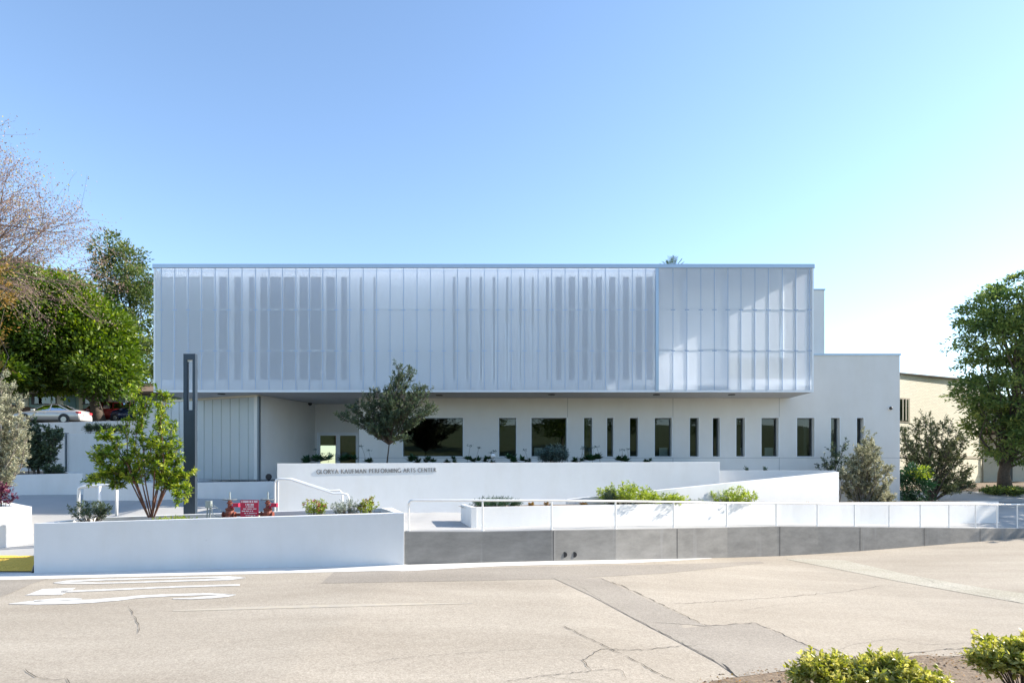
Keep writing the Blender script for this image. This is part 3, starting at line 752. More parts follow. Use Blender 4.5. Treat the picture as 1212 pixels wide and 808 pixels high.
GL = {  # letter: (width, [(points, thickness)])
 'A': (.86, [([(.06, 0), (.43, 1)], TN), ([(.43, 1), (.80, 0)], TK), ([(.2, .36), (.66, .36)], TN)]),
 'C': (.82, [(arc(.5, .5, .44, .5, 48, 312, 16), TK)]),
 'E': (.62, [([(.12, 0), (.12, 1)], TK), ([(.12, .97), (.56, .97)], TN), ([(.12, .5), (.48, .5)], TN), ([(.12, .03), (.6, .03)], TN)]),
 'F': (.58, [([(.12, 0), (.12, 1)], TK), ([(.12, .97), (.56, .97)], TN), ([(.12, .5), (.48, .5)], TN)]),
 'G': (.88, [(arc(.5, .5, .44, .5, 48, 325, 16), TK), ([(.82, .05), (.82, .42)], TK), ([(.68, .42), (.94, .42)], TN)]),
 'I': (.26, [([(.13, 0), (.13, 1)], TK)]),
 'K': (.78, [([(.12, 0), (.12, 1)], TK), ([(.66, 1), (.16, .46)], TN), ([(.3, .58), (.76, 0)], TK)]),
 'L': (.60, [([(.12, 0), (.12, 1)], TK), ([(.12, .03), (.58, .03)], TN)]),
 'M': (1.0, [([(.1, 0), (.16, 1)], TN), ([(.16, 1), (.5, .05)], TK), ([(.5, .05), (.84, 1)], TN), ([(.84, 1), (.9, 0)], TK)]),
 'N': (.86, [([(.12, 0), (.12, 1)], TN), ([(.12, 1), (.76, 0)], TK), ([(.76, 0), (.76, 1)], TN)]),
 'O': (.94, [(arc(.47, .5, .42, .5, 0, 360, 22), TK)]),
 'P': (.64, [([(.12, 0), (.12, 1)], TK), ([(.12, .97), (.32, .97)] + arc(.34, .72, .24, .25, 90, -90, 8) + [(.12, .47)], TN + .02)]),
 'R': (.74, [([(.12, 0), (.12, 1)], TK), ([(.12, .97), (.32, .97)] + arc(.34, .73, .23, .24, 90, -90, 8) + [(.12, .49)], TN + .02), ([(.34, .49), (.74, 0)], TK)]),
 'S': (.56, [(arc(.28, .74, .22, .23, 30, 200, 8) + [(.28, .5)] + arc(.28, .26, .24, .24, 40, -160, 8), TK - .02)]),
 'T': (.74, [([(.37, 0), (.37, 1)], TK), ([(.03, .97), (.71, .97)], TN)]),
 'U': (.84, [([(.14, 1), (.14, .34)] + arc(.42, .34, .28, .31, 180, 360, 8) + [(.70, 1)], TK - .02)]),
 'Y': (.80, [([(.04, 1), (.4, .46)], TK), ([(.4, .46), (.76, 1)], TN), ([(.4, .5), (.4, 0)], TK)]),
}
SER = {'A': [(.06, 0), (.80, 0)], 'F': [(.12, 0)], 'I': [(.13, 0), (.13, 1)], 'K': [(.12, 0), (.12, 1), (.66, 1), (.76, 0)], 'M': [(.1, 0), (.9, 0)], 'N': [(.12, 0), (.76, 1)],
       'P': [(.12, 0)], 'R': [(.12, 0)], 'T': [(.37, 0)], 'U': [(.14, 1), (.70, 1)], 'Y': [(.04, 1), (.76, 1), (.4, 0)], 'L': [(.12, 1)]}
def lettering(mb, text, x0, x1, z, h, y, dep=.02, gap=.14, space=.5, shear=0):
    tot = sum((GL[c][0] + gap) if c != ' ' else space for c in text) - gap
    k = (x1 - x0) / (tot * h); cx = 0
    def pt(a, b): return (x0 + (cx + a) * h * k, z + b * h)
    for c in text:
        if c == ' ': cx += space; continue
        wdt, st = GL[c]
        segs = list(st) + [([(sx - .11, sy + (.02 if sy == 0 else -.02)), (sx + .11, sy + (.02 if sy == 0 else -.02))], .045) for sx, sy in SER.get(c, [])]
        for pts, th in segs:
            q = [pt(*p) for p in pts]; L, Rr = [], []
            for i, p in enumerate(q):
                a = q[max(0, i - 1)]; b = q[min(len(q) - 1, i + 1)]; d = Vector((b[0] - a[0], b[1] - a[1])).normalized()
                nx, nz = -d.y * th * h / 2, d.x * th * h / 2; L.append((p[0] + nx, p[1] + nz)); Rr.append((p[0] - nx, p[1] - nz))
            for i in range(len(q) - 1):
                quad = [L[i], L[i + 1], Rr[i + 1], Rr[i]]; n = len(mb.v)
                mb.v += [(a, y - dep, b) for a, b in quad] + [(a, y + .001, b) for a, b in quad]
                mb.f += [(n, n + 1, n + 2, n + 3), (n + 4, n + 7, n + 6, n + 5), (n, n + 4, n + 5, n + 1), (n + 1, n + 5, n + 6, n + 2), (n + 2, n + 6, n + 7, n + 3), (n + 3, n + 7, n + 4, n)]
        cx += wdt + gap
def onsign(px):
    t0, t1 = 0., 1.
    for _ in range(40):
        t = (t0 + t1) / 2
        if CX + (x0 + (x1 - x0) * t) * F / (SD + (SD1 - SD) * t) < px: t0 = t
        else: t1 = t
    return t * swl
la, lb_ = onsign(375), onsign(516.5); Dl = SD + (SD1 - SD) * la / swl
mb = MB(); lettering(mb, 'GLORYA KAUFMAN PERFORMING ARTS CENTER', la, lb_, 0, 4.9 * Dl / F, 0)
zl0 = Z(560.4, Dl); Dr = SD + (SD1 - SD) * lb_ / swl; zl1 = Z(558.0, Dr)
mb.v = [(x0 + swu.x * a + swu.y * b, SD + swu.y * a + swu.x * b, c + zl0 + (zl1 - zl0) * (a - la) / (lb_ - la)) for a, b, c in mb.v]
lo = mb.build('lettering', letter_m, sw, world=True); lo['label'] = 'row of raised bronze capital letters on the white wall'
tag(sw, 'long white sign wall with bronze lettering in front of the entrance', 'wall')

# ------------------------------------------------------------------ the building
BD, WD, RD = 29.0, 31.5, 34.5
bl = empty('performing_arts_building', (X(600, BD), BD, 1.0))
def part(mb, name, mat, **k): return mb.build(name, mat, bl, world=True, **k)
bx0, bx1 = X(182, BD), X(963, BD)
zc = Z(312.6, BD); zp = Z(317.5, BD); zf = Z(461.5, BD); zs = Z(464, BD)
# cap and bottom frame
wmx = X(777, BD + .62)
mb = MB(); mb.box(bx0 - .05, bx1 + .05, BD - .05, BD + .08, zp, zc); part(mb, 'roof_fascia', alum, bevel=.02)
mb = MB(); mb.box(bx0 - .05, bx1 + .05, BD + .62, 41, zp, zc - .01); mb.box(wmx + .01, bx1 + .05, BD + .081, BD + .619, zp, zc - .01); part(mb, 'roof_cap', alum)
mb = MB(); mb.poly([(bx0, BD + .081, zc - .06), (wmx, BD + .081, zc - .06), (wmx, BD + .619, zc - .06), (bx0, BD + .619, zc - .06)]); part(mb, 'cavity_light_cover', cover_m)  # unseen translucent cover, added to let soft light down into the cavity
mb = MB(); mb.box(bx0, bx1, BD - .02, BD + .06, zs, zf); part(mb, 'bottom_frame', alum_w)
mb = MB(); mb.box(bx0 + .01, bx1 - .01, BD + .061, RD + 1.5, zs + .005, zs + .12); part(mb, 'soffit', soffit_m)
mb = MB(); mb.box(bx0 + .1, bx1 - .1, BD + .10, 40.8, zs + .13, zs + .3); part(mb, 'upper_floor', stucco_in)
# skin panels
edges = [182]
x = 190.9
while x < 770: edges.append(x); x += 15.93
edges += [775.5]
e2 = [779.5, 796.5, 813, 829.5, 845.5, 861.5, 877, 893.5, 909.5, 926, 942, 958, 963]
def panels(ed, mat):
    for a, b in zip(ed, ed[1:]):
        mb = MB(); mb.poly([(X(a, BD) + .012, BD, zf + .01), (X(b, BD) - .012, BD, zf + .01), (X(b, BD) - .012, BD, zp - .002), (X(a, BD) + .012, BD, zp - .002)])
        part(mb, 'facade_panel', mat)
panels(edges, poly); panels(e2, poly_r)
mb = MB()
for a in edges[1:-1] + e2[1:-1]:
    mb.box(X(a, BD) - .012, X(a, BD) + .012, BD - .008, BD + .03, zf, zp - .003)
part(mb, 'panel_joint', rib_m)
mb = MB()
mb.box(X(775.6, BD), X(779.4, BD), BD - .05, BD + .05, zf - .05, zp - .004); part(mb, 'mullion', alum)
mb = MB(); mb.box(bx0 - .001, bx0 + .07, BD - .012, BD + .07, zf - .01, zp - .004); part(mb, 'corner_trim', alum_w); mb = MB(); mb.box(bx1 - .07, bx1 + .001, BD - .012, BD + .07, zf - .01, zp - .004); part(mb, 'corner_trim', alum_w)
# horizontal girts behind the skin
for py in (366.3, 414.6):
    mb = MB(); z = Z(py, BD); mb.box(bx0 + .08, bx1 - .08, BD + .010, BD + .03, z - .03, z + .03); part(mb, 'girt', alum_w)
mb = MB()
for py in (366.3, 414.6):
    z = Z(py, BD)
    for a in edges[1:-1] + e2[1:-1]:
        xx = X(a, BD); mb = MB(); mb.box(xx - .10, xx + .10, BD - .006, BD - .001, z - .035, z + .005); part(mb, 'panel_clip', rib_m)
# end skins
mb = MB(); mb.poly([(bx1 - .01, BD + .075, zf), (bx1 - .01, WD + 1.9, zf), (bx1 - .01, WD + 1.9, zp - .002), (bx1 - .01, BD + .075, zp - .002)]); part(mb, 'side_panel', poly_end)
mb = MB(); mb.poly([(bx0 + .01, BD + .075, zf), (bx0 + .01, 40, zf), (bx0 + .01, 40, zp - .002), (bx0 + .01, BD + .075, zp - .002)]); part(mb, 'side_panel', poly)
# inner wall with windows
IW = BD + .62
def openwall(x0, x1, z0, z1, y0, y1, ops):
    mb = MB(); xs = sorted(set([x0, x1] + [v for o in ops for v in o[:2]])); zs_ = sorted(set([z0, z1] + [v for o in ops for v in o[2:4]]))
    def solid(i, j):
        if i < 0 or j < 0 or i >= len(xs) - 1 or j >= len(zs_) - 1: return False
        cx, cz = (xs[i] + xs[i + 1]) / 2, (zs_[j] + zs_[j + 1]) / 2
        return not any(o[0] < cx < o[1] and o[2] < cz < o[3] for o in ops)
    for i in range(len(xs) - 1):
        for j in range(len(zs_) - 1):
            if not solid(i, j): continue
            a, b, c, d = xs[i], xs[i + 1], zs_[j], zs_[j + 1]
            mb.poly([(a, y0, c), (b, y0, c), (b, y0, d), (a, y0, d)]); mb.poly([(b, y1, c), (a, y1, c), (a, y1, d), (b, y1, d)])
            if not solid(i - 1, j): mb.poly([(a, y1, c), (a, y0, c), (a, y0, d), (a, y1, d)])
            if not solid(i + 1, j): mb.poly([(b, y0, c), (b, y1, c), (b, y1, d), (b, y0, d)])
            if not solid(i, j - 1): mb.poly([(a, y0, c), (a, y1, c), (b, y1, c), (b, y0, c)])
            if not solid(i, j + 1): mb.poly([(a, y0, d), (b, y0, d), (b, y1, d), (a, y1, d)])
    return mb
U4 = lambda u: 170 + .2558 * u
U5 = lambda u: 470 + .264 * u
slots = [(U4(80), U4(326), .5), (U4(350), U4(388), .8), (U4(420), U4(452), .8), (U4(488), U4(514), .8), (U4(540), U4(700), 1), (U4(722), U4(822), 1), (U4(846), U4(886), 1), (U4(914), U4(942), 1)]
slots += [(U5(a), U5(b), 1) for a, b in ((248, 263), (307, 322), (369, 383), (428, 441), (488, 499), (547, 559), (604, 613), (667, 681), (710, 739), (769, 798), (830, 857), (890, 918), (950, 978), (1012, 1039), (1070, 1098), (1118, 1146))]
slots += [(U4(1001), U4(1011), 1), (U4(1064), U4(1073), 1)]
zi0, zi1 = Z(449.5, IW), Z(328, IW)
_s = []
for a, b, k in slots:
    cuts = [a] + [e for e in edges if a + 2 < e < b - 2] + [b]
    for i in range(len(cuts) - 1): _s.append((cuts[i] + (1.5 if i else 0), cuts[i + 1] - (1.5 if i < len(cuts) - 2 else 0), k))
slots = _s
wm = X(777, IW)
wf = openwall(bx0 + .12, wm, zs + .3, zp, IW, IW + .15, [(X(a, IW), X(b, IW), zi0, zi1) for a, b, k in slots])
part(wf, 'inner_wall', stucco_in)
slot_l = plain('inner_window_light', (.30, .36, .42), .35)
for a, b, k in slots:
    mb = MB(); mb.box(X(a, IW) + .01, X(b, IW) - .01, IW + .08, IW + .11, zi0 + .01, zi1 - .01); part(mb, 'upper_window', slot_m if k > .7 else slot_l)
# terrace on the right: back wall, columns, kerb
mb = MB(); mb.box(wm + .001, wm + .15, IW + .151, BD + 4.2, zs + .3, zp - .003); mb.box(wm + .151, bx1 - .1, BD + 3.6, BD + 3.8, zs + .3, zp - .003); part(mb, 'terrace_wall', stucco_in)
for a in (809, 857.5, 948):
    mb = MB(); mb.box(X(a, BD + .9) - .13, X(a, BD + .9) + .13, BD + .8, BD + 1.05, zs + .31, zp - .004); part(mb, 'terrace_column', alum)
mb = MB(); mb.box(wm + .2, bx1 - .12, BD + .5, BD + .62, zs + .31, Z(448.5, BD + .5)); part(mb, 'terrace_kerb', stucco_in)
mb = MB(); mb.box(X(860, BD + 1.2), X(935, BD + 1.2), BD + 1.2, BD + 1.6, zs + .31, Z(424, BD + 1.2)); part(mb, 'terrace_unit', galv)
# low storey wall
RX = X(1065, WD); DL = X(425, WD)
wins = [(477, 548, 1), (590.5, 611, 0), (629, 670.7, 0), (691.3, 701, 0), (718.5, 726, 0), (745.5, 755.3, 0), (775, 795.2, 0), (816.5, 827, 0), (843.7, 852, 0), (871.5, 881.7, 0),
        (901.3, 921.5, 0), (943.4, 964, 0), (983.3, 994, 0), (1014.2, 1022.2, 0)]
wz0, wz1 = Z(540, WD), Z(494.3, WD); topz = Z(420.5, WD)
ops = [(X(a, WD), X(b, WD), wz0, wz1) for a, b, k in wins]
part(openwall(DL, RX, .4, zs + .004, WD, WD + .42, ops), 'wall', stucco_wall)
mb = MB(); mb.box(bx1 - .10 + .101, RX, WD, WD + .4, zs + .0042, topz); mb.box(RX - .4, RX, WD + .42, 41, .4, topz); part(mb, 'wing_wall', stucco_wall)
mb = MB(); mb.box(bx1 - .0, RX - .4, WD + .4, 41, topz - .4, topz - .1)
part(mb, 'wing_roof', soffit_m)
mb = MB(); mb.box(bx1 + .02, RX + .04, WD - .04, 41, topz + .001, topz + .09); part(mb, 'wing_coping', alum)
for (a, b, k) in wins:
    x0, x1 = X(a, WD), X(b, WD); rc = .05 if k else .26
    f = MB(); t = .035; y = WD + rc
    f.box(x0 + .001, x0 + t, y, y + .06, wz0 + .001, wz1 - .001); f.box(x1 - t, x1 - .001, y, y + .06, wz0 + .001, wz1 - .001)
    f.box(x0 + t, x1 - t, y, y + .06, wz0 + .001, wz0 + t); f.box(x0 + t, x1 - t, y, y + .06, wz1 - t, wz1 - .001)
    wo = part(f, 'window', frame_d)
    g = MB(); g.poly([(x0 + t, y + .03, wz0 + t), (x1 - t, y + .03, wz0 + t), (x1 - t, y + .03, wz1 - t), (x0 + t, y + .03, wz1 - t)])
    go = g.build('pane', glass_brown if k else glass_w, wo); go.data.transform(Matrix.Translation(-Vector(bl.location)))
    s = MB(); s.box(x0 - .01, x1 + .01, WD - .03, WD + .03, wz0 - .03, wz0 - .001)
    so_ = s.build('sill', alum_w, wo); so_.data.transform(Matrix.Translation(-Vector(bl.location)))
    s = MB(); s.box(x0 - .035, x0 - .002, WD - .006, WD + .01, wz0, wz1 + .03); s.box(x1 + .002, x1 + .03, WD - .006, WD + .01, wz0, wz1 + .03); s.box(x0 - .001, x1 + .001, WD - .006, WD + .01, wz1 + .001, wz1 + .03)
    so_ = s.build('casing', alum_w, wo); so_.data.transform(Matrix.Translation(-Vector(bl.location)))
# control joints
mb = MB()
for a in (671.8, 796.5, 922.3): mb.box(X(a, WD) - .012, X(a, WD) + .012, WD - .002, WD + .01, .5, wz0 - .035); mb.box(X(a, WD) - .012, X(a, WD) + .012, WD - .002, WD + .01, wz1 + .035, zs)
zj = Z(541.6, WD); mb.box(DL, RX, WD - .0025, WD + .01, zj - .010, zj + .010)
part(mb, 'control_joint', joint_m)
# interiors
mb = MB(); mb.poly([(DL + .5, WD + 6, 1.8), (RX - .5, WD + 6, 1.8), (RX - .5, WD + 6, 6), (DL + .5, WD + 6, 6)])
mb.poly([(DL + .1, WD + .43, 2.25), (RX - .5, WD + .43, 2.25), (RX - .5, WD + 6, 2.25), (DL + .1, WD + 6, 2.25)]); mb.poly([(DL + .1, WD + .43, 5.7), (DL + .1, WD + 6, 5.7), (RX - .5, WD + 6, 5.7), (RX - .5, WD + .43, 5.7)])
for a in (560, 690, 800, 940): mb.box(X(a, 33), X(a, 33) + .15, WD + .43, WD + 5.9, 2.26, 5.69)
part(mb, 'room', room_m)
mb = MB()
for a, b in ((632, 645), (656, 668), (690, 697), (780, 789), (876, 884), (905, 915)):
    xx = X(a, WD + .65); mb.box(xx, xx + .42, WD + .62, WD + .66, 3.35, 3.75); mb.box(xx, xx + .42, WD + .66, WD + 1.05, 2.75, 2.80); mb.box(xx, xx + .03, WD + .62, WD + .65, 2.27, 3.35); mb.box(xx + .39, xx + .42, WD + .62, WD + .65, 2.27, 3.35)
part(mb, 'indoor_chair', stucco_in)
# entrance recess
A_ = (X(305, 30.0), 30.0); B_ = (X(373, RD), RD); C_ = (X(432, RD), RD)
mb = MB(); wallstrip(mb, [A_, B_], .2, [.8] * 2, [zs] * 2); part(mb, 'recess_wall', stucco_wall)
dx0, dx1 = X(376, RD), X(423.5, RD); dz1 = Z(512.5, RD)
part(openwall(B_[0] - .02, C_[0] + .6, .8, zs, RD, RD + .2, [(dx0, dx1, 2.2, dz1)]), 'entrance_wall', stucco_wall)
mb = MB(); mb.box(DL, DL + .2, WD + .421, RD, .8, zs); part(mb, 'recess_return_wall', stucco_wall)
mb = MB(); mb.poly([(A_[0] - 3, BD, 2.2), (DL + .1, BD, 2.2), (DL + .1, RD, 2.2), (A_[0] - 3, RD, 2.2)]); part(mb, 'entrance_floor', walk_m)
xm = (dx0 + dx1) / 2
for a, b, hx in ((dx0 + .02, xm - .005, xm - .12), (xm + .005, dx1 - .02, xm + .12)):
    f = MB(); t = .10; y = RD + .05
    f.box(a, a + t, y, y + .06, 2.21, dz1 - .01); f.box(b - t, b, y, y + .06, 2.21, dz1 - .01); f.box(a + t, b - t, y, y + .06, 2.21, 2.45); f.box(a + t, b - t, y, y + .06, dz1 - .12, dz1 - .01)
    do = part(f, 'door', alum_w)
    g = MB(); g.poly([(a + t, y + .03, 2.45), (b - t, y + .03, 2.45), (b - t, y + .03, dz1 - .12), (a + t, y + .03, dz1 - .12)]); go = g.build('pane', glass_w, do); go.data.transform(Matrix.Translation(-Vector(bl.location)))
    h = MB(); h.tube([(hx, y - .05, 3.0), (hx, y - .05, 3.5)], .015, 6); ho = h.build('handle', alum, do); ho.data.transform(Matrix.Translation(-Vector(bl.location)))
mb = MB(); t = .05; mb.box(dx0 - .04, dx0 + .015, RD - .02, RD + .04, 2.2, dz1 + .05); mb.box(dx1 - .015, dx1 + .04, RD - .02, RD + .04, 2.2, dz1 + .05); mb.box(dx0 + .016, dx1 - .016, RD - .02, RD + .04, dz1, dz1 + .05); part(mb, 'door_frame', alum_w)
mb = MB(); mb.box(B_[0], C_[0] + 2, RD + 4, RD + 4.1, 2.2, zs); mb.box(B_[0], C_[0] + 2, RD + .25, RD + 4, 2.1, 2.2); part(mb, 'lobby', wood_m)
mb = MB(); mb.box(dx1 - .35, dx1 - .12, RD + 1.5, RD + 1.55, dz1 - .35, dz1 - .18); part(mb, 'red_lobby_sign', redsign)
# glazed screen on the left, slanting back
SA = P(184, 474.5, 33.0); SB = P(305, 467.0, 30.0); zb0 = 2.1
mb = MB(); nn = 12
scr = [(SA.x + (SB.x - SA.x) * i / nn, 33.0 - 3.0 * i / nn) for i in range(nn + 1)]
ztop = Z(469.5, 30.0)
for (a, b), (c, d) in zip(scr, scr[1:]):
    m2 = MB(); m2.poly([(a + .02, b - .015, zb0), (c - .02, d + .015, zb0), (c - .02, d + .015, ztop), (a + .02, b - .015, ztop)]); part(m2, 'screen_panel', poly_g)
for a, b in scr: mb.box(a - .014, a + .014, b - .02, b + .05, zb0, ztop)
part(mb, 'screen_joint', plain('screen_joint_grey', (.42, .46, .46), .5))
mb = MB(); wallstrip(mb, [(scr[0][0], scr[0][1] - .04), (scr[-1][0], scr[-1][1] - .04)], .14, [ztop] * 2, [zs] * 2); part(mb, 'screen_head', plain('cream_trim', (.62, .58, .48), .7))
mb = MB(); mb.box(scr[-1][0] + .019, scr[-1][0] + .1, 29.9, 30.1, zb0, ztop + .02); part(mb, 'screen_edge_post', frame_d)
mb = MB(); wallstrip(mb, [(scr[0][0], scr[0][1] + .9), (scr[-1][0], scr[-1][1] + .9)], .15, [1.2] * 2, [zs] * 2); part(mb, 'screen_back_wall', stucco_in)
for q in (.45,):
    mb = MB(); wallstrip(mb, [(scr[0][0], scr[0][1] + .08), (scr[-1][0], scr[-1][1] + .08)], .06, [zb0 + 2.3] * 2, [zb0 + 2.36] * 2); part(mb, 'screen_girt', alum_w)
mb = MB(); mb.box(SA.x - 1.0, SA.x, 33.0, 40, 1, zs); part(mb, 'side_wall', stucco_wall)
# upper block on the right, behind
mb = MB(); mb.box(X(930, 34), X(975.8, 34), 34, 39, topz - .5, Z(343.5, 34)); part(mb, 'stair_tower', stucco_wall)
mb = MB(); mb.box(X(929, 34), X(976.5, 34), 33.95, 39.05, Z(343.4, 34), Z(342, 34)); part(mb, 'tower_coping', alum)
# soffit lights and camera
for a, D_ in ((653, 29.9), (777, 29.9), (866, 29.9), (262, 29.6), (520, 30.2)):
    mb = MB(); mb.lathe((X(a, D_), D_, zs - .03), [(.0, 0), (.16, 0), (.17, .03), (.15, .034)], 14); part(mb, 'soffit_light', black_m)
def domecam(c, wall=True):
    mb = MB(); mb.lathe(c, [(.10, 0), (.10, -.04), (.085, -.05)], 14, axis='y'); part(mb, 'camera_base', white_p)
    mb = MB(); mb.lathe((c[0], c[1] - .05, c[2]), [(.085, 0), (.075, -.05), (.045, -.085), (.01, -.1)], 14, axis='y'); part(mb, 'security_camera', black_m, smooth=True)
domecam((X(1053.5, WD), WD, Z(483, WD)))
mb = MB(); mb.lathe((X(367, 33.9), 33.9, zs - .14), [(.03, 0), (.10, .05), (.10, .14)], 12); part(mb, 'security_camera', black_m)
tag(bl, 'long white two storey arts building with a translucent panelled upper box', 'building')

# ------------------------------------------------------------------ left stepped garden walls
def wallobj(name, pts, thick, zb, label):
    """pts (px,py,D)"""
    plan = [(X(a, D), D) for a, b, D in pts]; mb = MB(); wallstrip(mb, plan, thick, [zb] * len(plan), [Z(b, D) for a, b, D in pts])
    return tag(origin(mb.build(name, stucco, bevel=.01), (plan[0][0], plan[0][1], zb)), label, 'wall')
wallobj('garden_wall', [(-70, 563, 27.6), (0, 562.2, 28.4), (50, 560.8, 28.8), (98, 559.6, 28.9)], .2, 1.0, 'curved low white garden wall at far left below the dark bush')
wallobj('garden_wall', [(98.5, 571.2, 27.2), (160, 571.3, 27.2), (235, 570.8, 27.0), (324, 569.2, 26.4)], .2, 1.0, 'low white garden wall in front of the glazed screen, behind the lamp post')
wallobj('terrace_wall', [(79, 513, 38), (240, 513.4, 36.5)], .25, 1.0, 'mid-height white terrace wall with spiky plants along its top')
wallobj('parking_wall', [(-120, 500, 42.5), (20, 500.6, 42.8), (75, 499.6, 43), (130, 498, 43), (187, 498, 43)], .3, 1.0, 'tall white retaining wall holding up the car park')
mb = MB(); mb.box(X(79, 38) - .05, X(79, 38) - .01, 37.9, 38.2, 2.2, Z(512, 38))
tag(mb.build('wall_downpipe', frame_d), 'thin dark downpipe at the edge of the terrace wall', 'pipe')
mb = MB(); ea, eb_ = (X(97, 29.05), 29.05), (X(80, 38), 38.0)
mb.poly([(-45, 27.8, 2.3), (X(0, 28.7), 28.7, 2.3), (ea[0], ea[1], 2.3), (eb_[0], eb_[1], 2.5), (eb_[0], 42.6, 2.5), (-45, 42.6, 2.5)])
tag(mb.build('garden_bed', dirt_m), kind='structure')
mb = MB(); wallstrip(mb, [(ea[0] + .02, ea[1] + .05), (eb_[0] + .02, eb_[1] - .02)], .15, [1.0] * 2, [Z(560, 29), Z(560, 29)])
tag(origin(mb.build('garden_wall', stucco), (ea[0], ea[1], 1)), 'short white garden wall running back beside the dark downpipe', 'wall')
sheet('terrace_bed', lin(-26.0, -17, 6), lambda x: lin(38.28, 42.9, 4), dirt_m, lambda x, d: Z(514, 38))

# ------------------------------------------------------------------ lamp post
LD = 20.9
lpx0, lpx1 = X(217, LD), X(231, LD); lz = Z(418.5, LD); lb = gz(X(224, LD), LD) - .02
lm = empty('lamp_post', (X(224, LD), LD, lb))
wy = LD + .16
h0, h1 = Z(485, LD), Z(425.5, LD)
mb = MB(); mb.box(lpx0, lpx1, LD, wy, lb, h0); part_ = mb.build('post', darkpost, lm, bevel=.008, world=True)
mb = MB(); mb.box(lpx0, lpx0 + .11, LD, wy, h0, h1); mb.box(lpx1 - .09, lpx1, LD, wy, h0, h1); mb.box(lpx0, lpx1, LD, wy, h1, lz); mb.build('lamp_head', darkpost, lm, world=True)
mb = MB(); mb.box(lpx0 + .112, lpx1 - .092, LD + .05, LD + .09, h1 - .06, h1 - .001); mb.build('light_strip', white_p, lm, world=True)
mb = MB(); mb.box(lpx0 - .05, lpx1 + .05, LD - .05, wy + .05, lb, lb + .03); mb.build('base_plate', darkpost, lm, world=True)
tag(lm, 'tall dark square lamp post with an open slot at its top', 'lamp post')

# bike rack / white hoops
def hoop(name, pts, r, label, cat, group=None, mat=rail_w, mids=()):
    root = empty(name, pts[0]); mb = MB(); mb.tube(pts, r, 8); mb.build('frame', mat, root, world=True, smooth=True)
    for m in mids: mb = MB(); mb.tube(m, r, 8); mb.build('post', mat, root, world=True, smooth=True)
    return tag(root, label, cat, group)
HD = 21.6
def g0(px, D): return (X(px, D), D, gz(X(px, D), D))
hoop('bike_rack', [g0(93, HD), P(93, 579, HD), P(94.5, 576.6, HD), P(98, 575.8, HD), P(132, 573.5, HD + .1), P(136, 574, HD + .1), P(138, 577, HD + .1), g0(138, HD + .1)], .05,
     'white tubular bike rack behind the left planter', 'bike rack', mids=[[g0(118, HD), P(118, 575, HD)]])
for i in range(1):
    SR = 21.3
    hoop('stair_rail', [g0(325.5, SR), P(325.5, 571, SR), P(327, 567.5, SR), P(331, 566.6, SR), P(344, 567, SR), P(395, 584, SR), P(403, 583.6, SR), P(411, 585, SR), P(413, 590, SR), g0(413, SR)], .035,
         'white handrail descending right in front of the sign wall, nearer one', 'handrail', 'handrails before the sign wall')
    hoop('stair_rail', [g0(329, SR + .55), P(329, 569.5, SR + .55), P(331, 567, SR + .55), P(345, 566, SR + .55), P(390, 580.5, SR + .55), P(402, 580, SR + .55), P(405, 583, SR + .55), g0(406, SR + .55)], .03,
         'white handrail descending right against the sign wall, rear one', 'handrail', 'handrails before the sign wall')

# ------------------------------------------------------------------ backflow valves in the long planter
VD = 19.2; sz = Z(612.5, VD) + .0
def valve(px, label):
    c = P(px, 612, VD); c.z = 1.22
    root = empty('valve', c); s = VD / F
    mb = MB(); mb.lathe(c, [(.17, 0), (.18, .03), (.15, .06), (.12, .12), (.13, .2), (.11, .28), (.13, .30), (.13, .33), (.065, .36), (.05, .46), (.085, .48), (.085, .51), (.055, .53), (.05, .58), (.03, .6)], 14)
    mb.build('body', red_m, root, world=True, smooth=False)
    mb = MB(); n = 18; ring = [(c.x + .19 * math.cos(2 * math.pi * k / n), c.y + .19 * math.sin(2 * math.pi * k / n), c.z + .60) for k in range(n + 1)]
    mb.tube(ring, .018, 6, cap=False)
    for k in range(4):
        t = k * math.pi / 2; mb.tube([(c.x, c.y, c.z + .6), (c.x + .19 * math.cos(t), c.y + .19 * math.sin(t), c.z + .6)], .012, 5)
    mb.build('handwheel', frame_d, root, world=True)
    mb = MB(); mb.tube([(c.x, c.y, c.z + .55), (c.x, c.y, c.z + .82)], .018, 6); mb.build('stem', galv, root, world=True)
    mb = MB(); mb.tube([(c.x + .05, c.y - .02, c.z + .35), (c.x + .16, c.y - .05, c.z + .43)], .03, 6); mb.box(c.x + .13, c.x + .30, c.y - .1, c.y + .02, c.z + .38, c.z + .49); mb.build('cap', redsign, root, world=True)
    mb = MB(); mb.lathe((c.x - .02, c.y, c.z + .14), [(.07, -.19), (.10, -.185), (.10, -.155), (.06, -.15), (.06, .15), (.10, .155), (.10, .185), (.07, .19)], 12, axis='x'); mb.build('flange', red_m, root, world=True)
    return tag(root, label, 'valve', 'red backflow valves in the planter')
valve(272, 'rusty red valve left of the red sign in the long planter')
valve(317, 'rusty red valve right of the red sign in the long planter')
mb = MB(); c = P(246, 600, VD)
eb = empty('electrical_box', (c.x, c.y, 1.2))
mb.box(c.x - .05, c.x + .11, c.y - .06, c.y + .06, 1.58, 1.78); mb.build('box', galv, eb, world=True)
mb = MB(); mb.tube([(c.x - .03, c.y, 1.2), (c.x - .01, c.y, 1.58)], .02, 6); mb.tube([(c.x + .05, c.y, 1.2), (c.x + .07, c.y, 1.58)], .02, 6); mb.build('leg', galv, eb, world=True)
mb = MB(); mb.tube([(c.x + .11, c.y, 1.68), (c.x + .5, c.y, 1.42)], .012, 5); mb.tube([(c.x + .1, c.y, 1.6), (c.x + .13, c.y, 1.42), (c.x + .25, c.y, 1.32), (c.x + .45, c.y, 1.30)], .014, 5); mb.build('cable', galv, eb, world=True)
